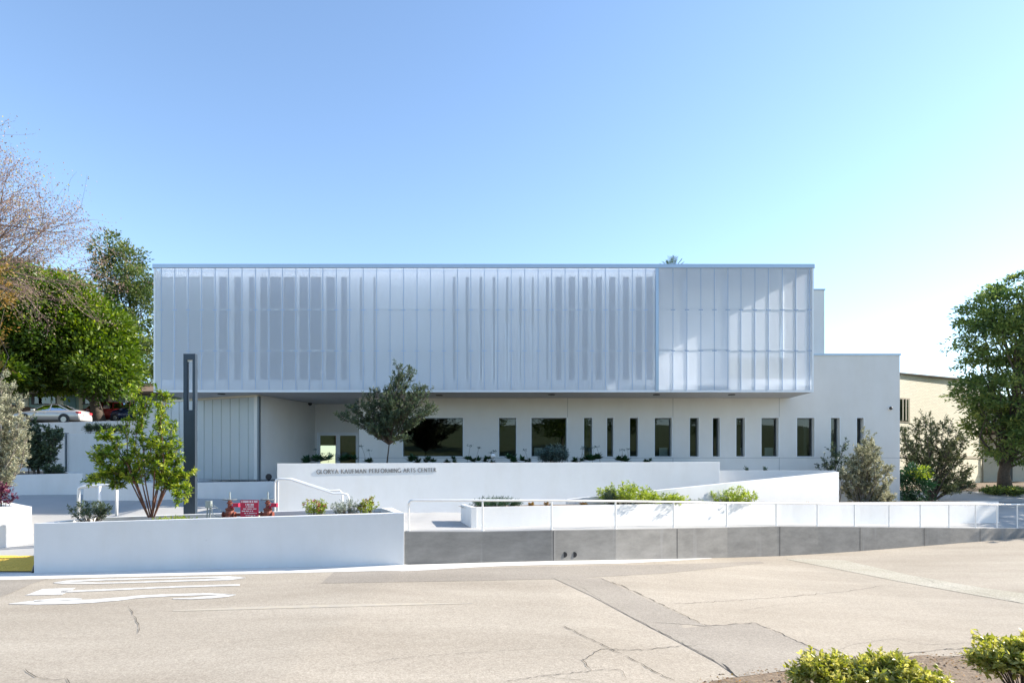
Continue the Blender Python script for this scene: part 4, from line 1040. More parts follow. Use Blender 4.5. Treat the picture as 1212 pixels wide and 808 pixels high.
tag(eb, 'small grey electrical box on two legs beside the left valve', 'box')
mb = MB(); mb.tube([P(276, 608.5, VD), P(318, 608.5, VD)], .05, 10)
tag(origin(mb.build('valve_pipe', red_m), P(276, 608.5, VD)), 'rusty red pipe running between the two valves', 'pipe')
sg = empty('warning_sign', P(294.5, 610, VD - .12))
a = P(284.5, 591.5, VD - .12); b = P(306, 612, VD - .12)
mb = MB(); mb.box(a.x, b.x, a.y, a.y + .012, b.z, a.z); mb.build('panel', redsign, sg, world=True)
mb = MB()
for j, (l, r_, h_) in enumerate(((.06, .94, .11), (.28, .74, .10), (.30, .76, .055), (.16, .88, .055), (.08, .70, .06), (.22, .9, .05), (.3, .82, .05))):
    z = a.z - (a.z - b.z) * (.09 + .125 * j + (.04 if j else 0)); rr = random.Random(j); xx = l
    while xx < r_:
        w_ = rr.uniform(.025, .05); mb.box(a.x + (b.x - a.x) * xx, a.x + (b.x - a.x) * min(r_, xx + w_), a.y - .002, a.y + .001, z - h_ * (a.z - b.z) * .5, z + h_ * (a.z - b.z) * .5); xx += w_ + (.012 if rr.random() < .75 else .05)
mb.build('lettering', white_p, sg, world=True)
tag(sg, 'square red notice with rows of small white text between the valves', 'sign')
mb = MB()
for px_ in (298, 306.5): c = P(px_, 611, VD - .2); mb.lathe((c.x, c.y, 1.2), [(.03, 0), (.035, .1), (.025, .16)], 8)
tag(origin(mb.build('pipe_stub', plain('beige_plastic', (.6, .5, .33), .6)), (P(300, 611, VD).x, VD, 1.2)), 'short beige pipe stubs in front of the red notice', 'pipe')

# ------------------------------------------------------------------ cars
paint_silver = plain('beige_silver_paint', (.52, .48, .44), .3, .35, coat=.6)
paint_red = plain('dark_red_paint', (.22, .02, .02), .3, .2, coat=.6)
paint_navy = plain('navy_paint', (.015, .03, .09), .25, .2, coat=.6)
tyre_m = plain('tyre_rubber', (.02, .02, .02), .8); rim_m = plain('alloy_rim', (.30, .30, .31), .3, .8)
tail_m = plain('tail_lens', (.5, .01, .02), .2); carglass = glassmat('car_glass', (.10, .13, .13)); lens_m = plain('head_lens', (.7, .72, .75), .15)
def car(loc, rzz, paint, label, suv=False, group='cars parked above the white wall'):
    root = empty('parked_car', loc, rzz)
    if suv:
        body = [(-2.35, .55, .84), (-2.3, .85, .88), (-1.5, 1.02, .93), (-1.0, 1.10, .94), (0, 1.12, .95), (1.5, 1.12, .95), (2.2, 1.10, .93), (2.35, .95, .90), (2.38, .5, .88)]
        roof = [(-1.05, 1.10), (-.45, 1.62), (.0, 1.70), (1.0, 1.70), (1.9, 1.64), (2.28, 1.10)]
    else:
        body = [(-2.4, .52, .78), (-2.32, .70, .84), (-1.5, .88, .89), (-.95, .95, .90), (0, .97, .91), (1.35, 1.0, .91), (2.2, 1.02, .88), (2.38, .88, .84), (2.42, .5, .80)]
        roof = [(-1.0, .95), (-.25, 1.38), (.25, 1.46), (.85, 1.43), (1.72, 1.03)]
    # refine stations
    def refine(st, n=4):
        out = []
        for i in range(len(st) - 1):
            for k in range(n): t = k / n; out.append(tuple(a + (b - a) * t for a, b in zip(st[i], st[i + 1])))
        out.append(st[-1]); return out
    mb = MB(); st = refine(body, 3)
    for (x, zt, w_) in st:
        zz = [(.0, .22), (.86, .24), (.98, .38), (1.0, .60), (.985, min(zt - .05, .78) if zt > .7 else zt - .03), (.90, zt), (.0, zt + .035)]
        ring = [(w_ * a, b) for a, b in zz] + [(-w_ * a, b) for a, b in reversed(zz[1:-1])]
        mb.v += [(x, a, b) for a, b in ring]
    k = 12
    for i in range(len(st) - 1):
        for j in range(k): mb.f.append((i * k + j, i * k + (j + 1) % k, (i + 1) * k + (j + 1) % k, (i + 1) * k + j))
    mb.f += [tuple(reversed(range(k))), tuple((len(st) - 1) * k + j for j in range(k))]
    mb.build('body', paint, root, smooth=True)
    def wtop(x): return interp(x, [(b[0], b[2]) for b in body]) * .90
    def beltz(x): return interp(x, [(b[0], b[1]) for b in body])
    mb = MB(); rs = refine(roof, 4); inn = .24 if not suv else .14
    for x, z in rs:
        h = max(0, z - beltz(x)); wt = wtop(x) - inn * min(1, h / .45); mb.v += [(x, -wtop(x), beltz(x) - .02), (x, -wt, z - .02), (x, 0, z + .015), (x, wt, z - .02), (x, wtop(x), beltz(x) - .02)]
    for i in range(len(rs) - 1):
        for j in range(4): mb.f.append((i * 5 + j, i * 5 + j + 1, i * 5 + 6 + j, i * 5 + 5 + j))
    mb.build('glasshouse', carglass, root, smooth=True)
    mb = MB()
    ra, rb = roof[1][0] - .02, roof[-2][0] + .05
    xs = [x for x, z in rs if ra - .01 <= x <= rb + .01]
    tab = roof
    for x in xs:
        z = interp(x, tab); h = max(0, z - beltz(x)); wt = wtop(x) - inn * min(1, h / .45) + .012; mb.v += [(x, -wt, z - .05), (x, -wt + .03, z + .006), (x, 0, z + .03), (x, wt - .03, z + .006), (x, wt, z - .05)]
    for i in range(len(xs) - 1):
        for j in range(4): mb.f.append((i * 5 + j, i * 5 + j + 1, i * 5 + 6 + j, i * 5 + 5 + j))
    mb.build('roof', paint, root, smooth=True)
    mb = MB()
    for sgn in (-1, 1):
        for (xa, xb, wd) in ((roof[0][0], roof[1][0], .035), (.33, .33, .035), (roof[-1][0], roof[-2][0], .07 if not suv else .09)) + (((1.25, 1.2, .05),) if suv else ()):
            zt = interp(xb, roof) - .03; zb = beltz(xa) - .02
            ya = sgn * (wtop(xa) + .012); yb = sgn * (wtop(xb) - inn * min(1, (zt + .03 - beltz(xb)) / .45) + .012)
            mb.poly([(xa - wd, ya, zb), (xa + wd, ya, zb), (xb + wd, yb, zt), (xb - wd, yb, zt)])
    mb.build('pillar', paint, root)
    for sx in (-1.42, 1.38):
        for sy in (-1, 1):
            y0 = sy * .90; mb = MB(); mb.lathe((sx, y0, .36), [(.40, -.02), (.40, .012 * 1)], 20, axis='y'); mb.build('wheel_arch', black_m, root)
            wy_ = sy * .84; mb = MB(); mb.lathe((sx, wy_, .33), [(.26, -.11), (.32, -.09), (.33, 0), (.32, .09), (.26, .11)], 22, axis='y'); w_ = mb.build('wheel', tyre_m, root)
            mb = MB(); mb.lathe((sx, wy_ + sy * .10, .33), [(.20, -.012), (.21, .005), (.14, .012)], 18, axis='y')
            w2 = mb.build('rim', rim_m, w_)
    for sy in (-1, 1):
        mb = MB(); xr = 2.39 if not suv else 2.34
        mb.box(xr - .22, xr + .03, sy * .70 - .16, sy * .70 + .16, .76, .92) if not suv else mb.box(xr - .12, xr + .06, sy * .78 - .10, sy * .78 + .12, .80, 1.12)
        mb.build('taillight', tail_m, root, bevel=.02)
        mb = MB(); mb.box(-2.40, -2.2, sy * .62 - .16, sy * .62 + .16, .58, .72); mb.build('headlight', lens_m, root, bevel=.02)
        mb = MB(); mb.box(-.85, -.62, sy * .98 - .07, sy * .98 + .07, .95, 1.08); mb.build('mirror', paint, root, bevel=.02)
        mb = MB(); mb.box(-.1, .1, sy * .925 - .02, sy * .925 + .02, .80, .83); mb.box(.85, 1.05, sy * .92 - .02, sy * .92 + .02, .82, .85); mb.build('handle', paint, root)
    mb = MB(); mb.box(2.40, 2.46, -.78, .78, .28, .55); mb.build('bumper', paint, root, bevel=.02)
    mb = MB(); mb.box(2.43, 2.465, -.26, .26, .62, .74); mb.build('number_plate', white_p, root)
    return tag(root, label, 'car', group)
car((X(60, 48) + .1, 48, 5.95), math.radians(4), paint_silver, 'pale silver sedan parked above the wall, nearest of the cars')
car((X(123, 55.5), 55.5, 6.62), math.radians(2), paint_red, 'dark red estate car parked behind the silver sedan', True)
car((X(163, 55), 55, 6.6), math.radians(-14), paint_navy, 'navy blue car half hidden by the little tree, rightmost of the cars', True)

# ------------------------------------------------------------------ bungalow at left rear
roof_m = plain('brown_shingle', (.22, .15, .10), .9, var=.25, scale=5, bump=.4, bscale=10)
teal = plain('pale_teal_siding', (.26, .36, .32), .8, var=.08); cream = plain('cream_siding', (.55, .50, .38), .8, var=.05)
curtain = plain('curtain_white', (.6, .6, .58), .9)
hs = empty('bungalow', (X(90, 62), 62, 7.2)); HDp = 62
def hp(mb, n, m, **k): return mb.build(n, m, hs, world=True, **k)
hx0, hx1 = X(-60, HDp), X(215, HDp); he = Z(463.5, HDp)
mb = MB(); mb.box(hx0, hx1, HDp, HDp + 8, 7.0, he); hp(mb, 'wall', teal)
mb = MB(); mb.v = [(hx0 - 1, HDp - 1.4, he - .1), (hx1 + 1, HDp - 1.4, he - .1), (hx1 + 1, HDp + 4, he + 1.35), (hx0 - 1, HDp + 4, he + 1.35), (hx1 + 1, HDp + 9.4, he - .1), (hx0 - 1, HDp + 9.4, he - .1),
                   (hx0 - 1, HDp - 1.4, he - .32), (hx1 + 1, HDp - 1.4, he - .32), (hx1 + 1, HDp + 9.4, he - .32), (hx0 - 1, HDp + 9.4, he - .32)]
mb.f = [(0, 1, 2, 3), (3, 2, 4, 5), (6, 7, 1, 0), (9, 8, 7, 6), (1, 7, 8, 4, 2), (0, 3, 5, 9, 6), (5, 4, 8, 9)]; hp(mb, 'roof', roof_m)
mb = MB()
for a in (32, 70, 96, 131, 160): mb.box(X(a, HDp) - .18, X(a, HDp) + .18, HDp - .06, HDp - .001, 7.05, he - .33)
hp(mb, 'wall_panel', cream)
mb = MB()
for a in (26, 73, 150): xx = X(a, HDp - 1.2); mb.box(xx - .09, xx + .09, HDp - 1.29, HDp - 1.11, 6.9, he - .33)
hp(mb, 'porch_post', cream)
for a, b in ((41, 66), (101, 107), (114, 126)):
    mb = MB(); x0, x1 = X(a, HDp), X(b, HDp); z0, z1 = Z(477.5, HDp), Z(465.5, HDp) - .1
    mb.box(x0 - .3, x0, HDp - .05, HDp - .001, z0, z1); mb.box(x1, x1 + .3, HDp - .05, HDp - .001, z0, z1); mb.box(x0 - .3, x1 + .3, HDp - .08, HDp - .001, z0 - .08, z0); wo = hp(mb, 'window', plain('shutter_brown', (.07, .06, .06), .7))
    mb = MB(); mb.box(x0 + .02, x1 - .02, HDp - .03, HDp - .002, z0 + .002, z1); g_ = mb.build('pane', glass_w, wo); g_.data.transform(Matrix.Translation(-Vector(hs.location)))
    mb = MB(); mb.box((x0 + x1) / 2 - .3, x1 - .05, HDp - .020, HDp - .002, z0 + .01, z1 - .01); g_ = mb.build('curtain', curtain, wo); g_.data.transform(Matrix.Translation(-Vector(hs.location)))
mb = MB(); mb.box(X(79, HDp), X(90, HDp), HDp - .05, HDp - .001, 7.1, he - .4); do = hp(mb, 'door', plain('teal_door', (.10, .20, .20), .6))
mb = MB(); mb.lathe((X(88.5, HDp), HDp - .07, 8.2), [(.04, -.04), (.04, .04)], 8, axis='y'); g_ = mb.build('handle', rim_m, do); g_.data.transform(Matrix.Translation(-Vector(hs.location)))
tag(hs, 'single storey bungalow with brown shingle roof and pale teal walls behind the cars', 'house')
mb = MB()
for i in range(14):
    mb.box(X(8, 53) + i * .24, X(8, 53) + i * .24 + .22, 53, 53.2, 6.2, 7.95 - i * .035)
tag(origin(mb.build('brick_wall', plain('brown_brick', (.22, .12, .08), .9, var=.4, scale=6)), (X(8, 53), 53, 6.2)), 'short brown brick wall left of the silver sedan', 'wall')

# ------------------------------------------------------------------ cream brick building at right
brick_cream = None
def brickmat():
    m, t = newmat('cream_painted_brick'); out = N(t, 'ShaderNodeOutputMaterial'); b = N(t, 'ShaderNodeBsdfPrincipled'); t.links.new(b.outputs[0], out.inputs[0]); b.inputs['Roughness'].default_value = .85
    tc = N(t, 'ShaderNodeTexCoord'); mp = N(t, 'ShaderNodeMapping'); mp.inputs['Rotation'].default_value = (math.radians(90), 0, 0); t.links.new(tc.outputs['Object'], mp.inputs[0])
    br = N(t, 'ShaderNodeTexBrick'); br.inputs['Scale'].default_value = 1.6; br.inputs['Color1'].default_value = (.88, .83, .66, 1); br.inputs['Color2'].default_value = (.82, .76, .60, 1); br.inputs['Mortar'].default_value = (.62, .57, .44, 1)
    br.inputs['Mortar Size'].default_value = .016; br.inputs['Row Height'].default_value = .16; br.inputs['Brick Width'].default_value = .5
    t.links.new(mp.outputs[0], br.inputs['Vector']); t.links.new(br.outputs['Color'], b.inputs['Base Color'])
    bp = N(t, 'ShaderNodeBump'); bp.inputs['Strength'].default_value = .4; bp.inputs['Distance'].default_value = .02; t.links.new(br.outputs['Fac'], bp.inputs['Height']); bp.invert = True; t.links.new(bp.outputs[0], b.inputs['Normal'])
    return m
brick_cream = brickmat()
cb = empty('brick_apartment_block', (X(1110, 43), 43, 1.4)); cb.rotation_euler = (0, 0, 0)
def cp(mb, n, m, **k): return mb.build(n, m, cb, world=True, **k)
cx0, cx1 = X(1040, 43), X(1163, 48.5)
mb = MB(); mb.prism([(cx0, 42.4), (cx1, 48.5), (cx1 - 2, 56), (cx0, 54)], .8, [Z(442.5, 43), Z(452, 48.5), 8.9, 8.9]); cp(mb, 'wall', brick_cream)
mb = MB(); mb.prism([(cx0, 42.2), (cx1 + .3, 48.35), (cx1 - 1, 57), (cx0, 55)], [Z(442.5, 43) + .01, Z(452, 48.5) + .01, 8.95, 8.95], [Z(442.5, 43) + .09, Z(452, 48.5) + .09, 9.04, 9.04]); cp(mb, 'roof', plain('dark_roof_edge', (.12, .12, .12), .8))
def onw(px):  # point on slanted front wall
    t0, t1 = 0., 1.
    for _ in range(40):
        t = (t0 + t1) / 2; x = cx0 + (cx1 - cx0) * t; y = 42.4 + 6.1 * t
        if CX + x * F / y < px: t0 = t
        else: t1 = t
    return x, y
def wq(mb, a, b, pa, pb, off=.03, th=.02):
    xa, ya = onw(a); xb, yb = onw(b)
    za0, za1, zb0_, zb1 = Z(pb, ya), Z(pa, ya), Z(pb, yb), Z(pa, yb)
    n = len(mb.v); mb.v += [(xa, ya - off, za0), (xb, yb - off, za0), (xb, yb - off, za1), (xa, ya - off, za1), (xa, ya + .01, za0), (xb, yb + .01, za0), (xb, yb + .01, za1), (xa, ya + .01, za1)]
    mb.f += [(n, n + 1, n + 2, n + 3), (n, n + 4, n + 5, n + 1), (n + 1, n + 5, n + 6, n + 2), (n + 2, n + 6, n + 7, n + 3), (n + 3, n + 7, n + 4, n)]
mb = MB(); wq(mb, 1060, 1076.5, 470, 499, .05); wo = cp(mb, 'window', plain('beige_frame', (.35, .30, .22), .7))
mb = MB(); wq(mb, 1062, 1074.5, 472, 497.5, .07); g_ = mb.build('pane', glass_w, wo); g_.data.transform(Matrix.Translation(-Vector(cb.location)))
mb = MB()
for a in (1067.3, 1071): wq(mb, a, a + 1, 472, 497.5, .1)
g_ = mb.build('frame', plain('beige_bar', (.5, .45, .36), .7), wo); g_.data.transform(Matrix.Translation(-Vector(cb.location)))
mb = MB(); wq(mb, 1060, 1162.8, 538, 541, .06); cp(mb, 'belt_course', plain('belt_tan', (.5, .45, .35), .8))
mb = MB(); x_, y_ = onw(1162); mb.tube([(x_, y_ - .1, 1.2), (x_, y_ - .1, Z(543, y_)), (x_, y_ - .0, Z(452, y_))], .06, 8); cp(mb, 'downpipe', plain('grey_pipe', (.25, .25, .22), .6))
# set-back wing
mb = MB(); mb.box(cx1 - .5, X(1300, 51), 51, 56, .8, Z(470, 51)); cp(mb, 'rear_wall', plain('off_white_brick', (.62, .62, .58), .85, var=.1, scale=4))  # off-white wall with mild random variation
mb = MB(); mb.box(X(1190, 51), X(1198, 51), 50.95, 50.999, 1.7, Z(530, 51)); cp(mb, 'door', plain('dark_door', (.04, .05, .06), .5))
mb = MB(); mb.box(X(1150, 49.5), X(1300, 49.5), 49.5, 51.2, Z(512, 50), Z(506, 50)); cp(mb, 'rear_roof', roof_m)
tag(cb, 'cream painted brick apartment block at right behind the bushes', 'building')

# ------------------------------------------------------------------ trees
# ficus mass at the left
lob = pxlobes([(15, 372, 62, 54, 0, 4.5), (62, 384, 56, 54, -1, 4.5), (105, 404, 44, 44, 0, 3.8), (60, 425, 70, 34, 1, 4.2), (122, 438, 32, 26, -1, 3), (10, 420, 50, 34, 1, 4)], 53)
tree('ficus_tree', lob, (X(118, 54), 54, 6.4), (X(95, 54), 54, Z(400, 54)), .45, None, L_ficus, bark_m, 'big dense dark green tree with a domed crown over the parked cars', 'tree', 2100, 52, .72, .36, .20, 11, 26, .85)
lob = pxlobes([(-50, 385, 70, 60, 0, 5), (-10, 440, 30, 16, -2, 3)], 50)
tree('ficus_tree', lob, (X(8, 50), 50, 6.1), (X(-30, 50), 50, Z(400, 50)), .5, None, L_ficus, bark_m, 'dense dark tree at the left edge, its brown trunk beside the brick wall', 'tree', 650, 46, .8, .42, .22, 12, 20, .7)
# tall loose tree behind
lob = pxlobes([(128, 295, 15, 17, 0, 1.6), (150, 308, 18, 16, 0, 1.8), (131, 325, 17, 18, 0, 1.6), (160, 330, 17, 18, 0, 1.8), (145, 350, 26, 14, 0, 2), (172, 355, 12, 14, 0, 1.6), (165, 380, 24, 13, 0, 2), (178, 345, 8, 20, 1, 1), (170, 405, 22, 12, 0, 2),
               (168, 430, 22, 14, 0, 2), (175, 450, 18, 14, 1, 2)], 64)
tree('eucalyptus_tree', lob, (X(163, 64), 64, 7), (X(147, 64), 64, Z(300, 64)), .24, None, L_euc, bark_p, 'tall slender loose-leaved tree beside the left end of the building', 'tree', 330, 40, .60, .36, .15, 13, 60, .4)
# right pine
lob = pxlobes([(q[0] + 13,) + q[1:] for q in [(1215, 355, 62, 30, 0, 3), (1165, 372, 32, 20, -.5, 2), (1145, 395, 24, 22, 0, 2), (1200, 400, 50, 32, -1, 3), (1155, 430, 22, 14, 0, 1.6), (1148, 462, 25, 17, 0, 1.8), (1180, 470, 34, 28, -1, 2.6), (1215, 450, 40, 40, 1, 3), (1165, 500, 26, 16, 0, 2),
               (1195, 520, 34, 22, -1, 2.4), (1225, 500, 30, 30, 0, 2.6), (1185, 540, 20, 8, 0, 1.6), (1255, 400, 40, 60, 0, 3)]], 40)
tree('pine_tree', lob, (X(1193, 40), 40, 1.1), (X(1205, 40), 40, Z(360, 40)), .38, None, L_pine, bark_m, 'large spreading conifer at the right edge with a thick brown trunk', 'tree', 720, 66, .50, .25, .11, 14, 90, .8, .55,
     trunk_pts=[Vector(P(1190, 583, 40)), Vector(P(1188, 560, 40)), Vector(P(1197, 520, 40)), Vector(P(1204, 450, 40)), Vector(P(1212, 360, 40))])

# bare deciduous tree, upper left
def bare_tree():
    rr = random.Random(21); mb = MB(); tips = []
    base = P(-95, 600, 33); base.z = 2.4
    root = empty('sycamore_tree', base)
    def grow(p, d, L, r, lev):
        pts = [p]; n = 4; q = p.copy(); dd = d.copy()
        for i in range(n):
            dd = (dd + Vector((rr.gauss(0, .13), rr.gauss(0, .13), rr.gauss(.03, .11) - (.05 if lev >= 3 else 0)))).normalized()
            q = q + dd * L / n; pts.append(q.copy())
        mb.tube(pts, [r * (1 - .55 * i / n) for i in range(n + 1)], 6 if lev < 2 else 4 if lev < 3 else 3, cap=False)
        if lev >= 4:
            tips.append((pts[-1], dd)); tips.append((pts[2], dd)); tips.append((pts[3], dd)); return
        nb = [4, 5, 6, 5, 0][lev]
        for k in range(nb):
            t = rr.uniform(.3, 1.0) if k else 1.0; i = min(int(t * n), n - 1); s = pts[i].lerp(pts[i + 1], t * n - i)
            ax = dd.cross(Vector((rr.gauss(0, 1), rr.gauss(0, 1), rr.gauss(0, 1)))).normalized()
            nd = (dd * 1.0 + ax * rr.uniform(.35, .95) + Vector((0, 0, .04))).normalized()
            grow(s, nd, L * rr.uniform(.50, .75), r * .42, lev + 1)
    t1 = P(-70, 345, 33)
    mb.tube([base, base.lerp(t1, .5) + Vector((.3, 0, 0)), t1], [.5, .38, .30], 10)
    for e in ((60, 225), (66, 258), (58, 288), (10, 175), (-30, 130), (40, 205), (-120, 200), (5, 250), (20, 300), (15, 215), (45, 240)):
        q = P(e[0], e[1], 33 + rr.uniform(-2, 1.5)); d = (q - t1)
        grow(t1 + Vector((0, 0, rr.uniform(-1, .4))), d.normalized(), d.length * .62, .085, 1)
    mb.build('trunk', twig_m, root, world=True)
    g = np.random.default_rng(3); T = [t for t in tips for _ in range(3)]
    pos = np.array([tuple(t[0]) for t in T]) + g.normal(0, .2, (len(T), 3)); dirs = g.normal(size=pos.shape); dirs[:, 2] -= .6
    nr = g.normal(size=pos.shape); nr[:, 2] += .6
    leaf_mesh('crown', pos, dirs, nr, g.uniform(.05, .12, len(pos)), g.uniform(.04, .08, len(pos)), g.normal(.35, .28, len(pos)), L_bare, root)
    tag(root, 'nearly bare tree with pinkish twigs and a few yellow leaves, upper left', 'tree')
bare_tree()
lob = pxlobes([(-12, 310, 16, 22, 0, .8), (-8, 345, 14, 20, 0, .8), (-10, 380, 20, 14, 0, .8), (-14, 420, 16, 26, 0, .8)], 28)
tree('autumn_tree', lob, (X(-22, 28), 28, 2.0), (X(-18, 28), 28, Z(320, 28)), .10, None, L_rust, bark_m, 'hanging rust and yellow foliage at the very left edge above the olive bush', 'tree', 70, 22, .35, .14, .08, 15, 24, .4)
# palm tips behind the roof
pr = empty('palm_tree', (X(795, 50), 50, 1)); mb = MB(); topp = P(795, 325, 50)
mb.tube([(topp.x, 50, 1), tuple(topp)], [.3, .18], 10); mb.build('trunk', bark_m, pr, world=True)
pos = []; dr = []
rr = random.Random(5)
for k in range(34):
    t = rr.uniform(0, 6.28); el = rr.uniform(-.2, 1.3); d = Vector((math.cos(t) * math.cos(el), math.sin(t) * math.cos(el), math.sin(el)))
    for j in range(26):
        u = j / 26; p = topp + d * 1.55 * u + Vector((0, 0, -.75 * u * u * math.cos(el)))
        for s_ in (-1, 1): pos.append(tuple(p)); dr.append(tuple(d + Vector((-math.sin(t), math.cos(t), 0)) * s_ * 1.3 + Vector((0, 0, -.2))))
leaf_mesh('crown', np.array(pos), np.array(dr), np.tile([0, 0, 1.], (len(pos), 1)), .36, .04, np.random.default_rng(1).normal(.3, .1, len(pos)), L_euc, pr)
tag(pr, 'palm with only its frond tips showing above the roof line', 'tree')

# wispy olives

def fan(base, D, tips, jx=4, jd=.5, seed=1, rep=1, bend=.12):
    rr = random.Random(seed); out = []
    for (a, b) in tips:
        for _ in range(rep):
            b0 = Vector((X(base[0] + rr.uniform(-2, 2), D), D + rr.uniform(-.1, .1), base[1])); dd = D + rr.uniform(-jd, jd)
            t = P(a + rr.uniform(-jx, jx), b + rr.uniform(-jx, jx), dd); L = (t - b0).length
            m = b0.lerp(t, .45) + Vector((rr.uniform(-1, 1), rr.uniform(-1, 1), .8)) * L * bend
            out.append([b0, m, b0.lerp(t, .78) + Vector((rr.uniform(-.5, .5), 0, .3)) * L * bend, t])
    return out

tips = [(404, 491), (416, 482), (430, 478), (428, 496), (442, 468), (446, 485), (452, 500), (460, 462), (466, 478), (470, 448), (475, 436), (484, 440), (478, 462), (488, 470), (496, 462), (507, 466), (512, 484), (500, 492), (490, 505), (478, 515), (462, 505), (448, 515), (440, 508), (470, 490), (455, 478), (484, 486)]
wand_plant('olive_tree', [[P(458, 548, 26), P(460.5, 526, 26)] + q[1:] for q in fan((460, Z(524, 26)), 26, tips, 4, .8, 3, 2, .06)], 32, .34, 17, .10, .040, .030, L_olive, bark_m, 'small wispy dark olive tree standing behind the sign wall before the big window', 'tree', 16, P(459, 545, 26), start=.42, spread=.95, upb=.7)
tips = [(2, 452), (14, 462), (24, 478), (28, 496), (30, 515), (26, 535), (18, 552), (6, 566), (-12, 560), (-20, 470), (-10, 450), (10, 500), (0, 480), (16, 520), (-20, 520), (-5, 540), (22, 505), (12, 540)]
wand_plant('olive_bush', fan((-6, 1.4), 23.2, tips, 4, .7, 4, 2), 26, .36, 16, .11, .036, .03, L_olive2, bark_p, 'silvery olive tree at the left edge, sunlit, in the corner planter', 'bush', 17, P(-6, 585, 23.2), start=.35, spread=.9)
tips = [(1026, 514), (1032, 530), (1020, 536), (1008, 548), (1040, 545), (1048, 558), (1054, 572), (1046, 584), (1034, 590), (1022, 552), (1012, 566), (1004, 580), (1030, 566), (1000, 560), (1018, 585), (1052, 590), (1036, 578), (1024, 528), (1014, 542)]
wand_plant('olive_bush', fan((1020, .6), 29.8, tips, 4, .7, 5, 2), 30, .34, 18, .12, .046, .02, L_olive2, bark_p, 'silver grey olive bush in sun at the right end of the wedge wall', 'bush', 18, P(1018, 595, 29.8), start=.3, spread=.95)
tips = [(985, 532), (973, 542), (992, 538), (1000, 528), (968, 552), (980, 552), (996, 552), (988, 562), (1004, 545)]
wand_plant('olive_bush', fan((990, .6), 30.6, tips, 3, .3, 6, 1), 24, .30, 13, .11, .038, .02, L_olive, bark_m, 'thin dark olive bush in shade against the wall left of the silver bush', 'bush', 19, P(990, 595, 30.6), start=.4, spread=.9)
tips = [(1072, 512), (1084, 502), (1096, 496), (1108, 506), (1120, 502), (1130, 514), (1126, 528), (1142, 524), (1136, 542), (1148, 560), (1138, 574), (1122, 560), (1110, 536), (1096, 522), (1084, 530), (1076, 545), (1098, 548), (1112, 572), (1090, 566), (1070, 530), (1128, 580), (1150, 578)]
wand_plant('olive_bush', fan((1102, .8), 36, tips, 4, 1.1, 7, 2), 26, .5, 16, .15, .055, .04, L_olive3, bark_m, 'broad olive-green shrub before the cream brick wall', 'bush', 20, P(1102, 595, 36), start=.3, spread=.95)
lobs = pxlobes([(1082, 572, 18, 20, 0, .6), (1070, 575, 8, 16, 0, .4)], 32.5)
tree('dark_shrub', lobs, (X(1078, 32.5), 32.5, .5), (X(1080, 32.5), 32.5, Z(575, 32.5)), .04, None, L_succ, bark_m, 'dark leafy shrub at the corner of the white building', 'bush', 90, 24, .28, .17, .07, 22, 12, .5)
lobs = pxlobes([(1088, 560, 8, 8, 0, .3)], 32.2)
tree('lime_shrub', lobs, (X(1088, 32.2), 32.2, .5), (X(1088, 32.2), 32.2, Z(565, 32.2)), .03, None, L_lime, bark_m, 'bright yellow-green leafy shoot amid the dark shrub by the building corner', 'bush', 30, 22, .18, .12, .06, 23, 8, .5)
# dark bush before the parking wall
st = []
rr = random.Random(8)
for k in range(11):
    b0 = P(44 + rr.uniform(-6, 6), 560, 31); b0.y += rr.uniform(-.4, .4); b0.z = 2.3
    tx = rr.choice((26, 34, 42, 50, 58, 66, 70)) + rr.uniform(-4, 4); ty = 505 + abs(tx - 48) * .5 + rr.uniform(-6, 8); t = P(tx, ty, 31 + rr.uniform(-.5, .5))
    st.append([b0, b0.lerp(t, .5) + Vector((rr.uniform(-.15, .15), 0, .1)), t])
wand_plant('dark_bush', st, 34, .42, 20, .17, .075, .03, L_olive, bark_m, 'dark upright bush in shade before the car park wall at left', 'bush', 31, P(44, 560, 31), start=.12)

# strawberry tree in the long planter
AD = 19.3; jit = lambda D=AD: D + rr.uniform(-.5, .5)
A = lambda *p: [P(a, b, AD + i * .0 + (rr.uniform(-.35, .35) if i else 0)) for i, (a, b) in enumerate(p)]
st = [A((178, 612), (168, 570), (160, 530), (163, 490)), A((180, 612), (187, 578), (200, 535), (203, 505)), A((176, 612), (150, 560), (126, 560), (112, 570)), A((180, 612), (183, 560), (186, 520), (196, 478)), A((176, 612), (163, 578), (151, 545), (150, 505), (156, 462)), A((176, 612), (162, 574), (135, 556), (112, 545)), A((176, 612), (160, 572), (130, 540), (118, 535)),
      A((180, 612), (172, 570), (170, 540), (168, 500), (172, 480)), A((182, 612), (191, 583), (194, 545), (190, 500), (193, 470)), A((182, 612), (193, 580), (208, 565), (220, 562)),
      A((182, 612), (196, 576), (208, 548), (207, 528)), A((178, 612), (186, 575), (180, 545), (176, 520)), A((176, 612), (150, 548), (132, 520), (124, 518)), A((182, 612), (200, 572), (214, 578), (212, 588)),
      A((176, 612), (158, 560), (140, 575), (128, 560))]
wand_plant('strawberry_tree', st, 48, .31, 16, .14, .050, .024, L_arb, bark_r, 'small bright green multi-stemmed tree in the long planter near the lamp post', 'tree', 33, P(178, 613, AD), start=.30, spread=.9)

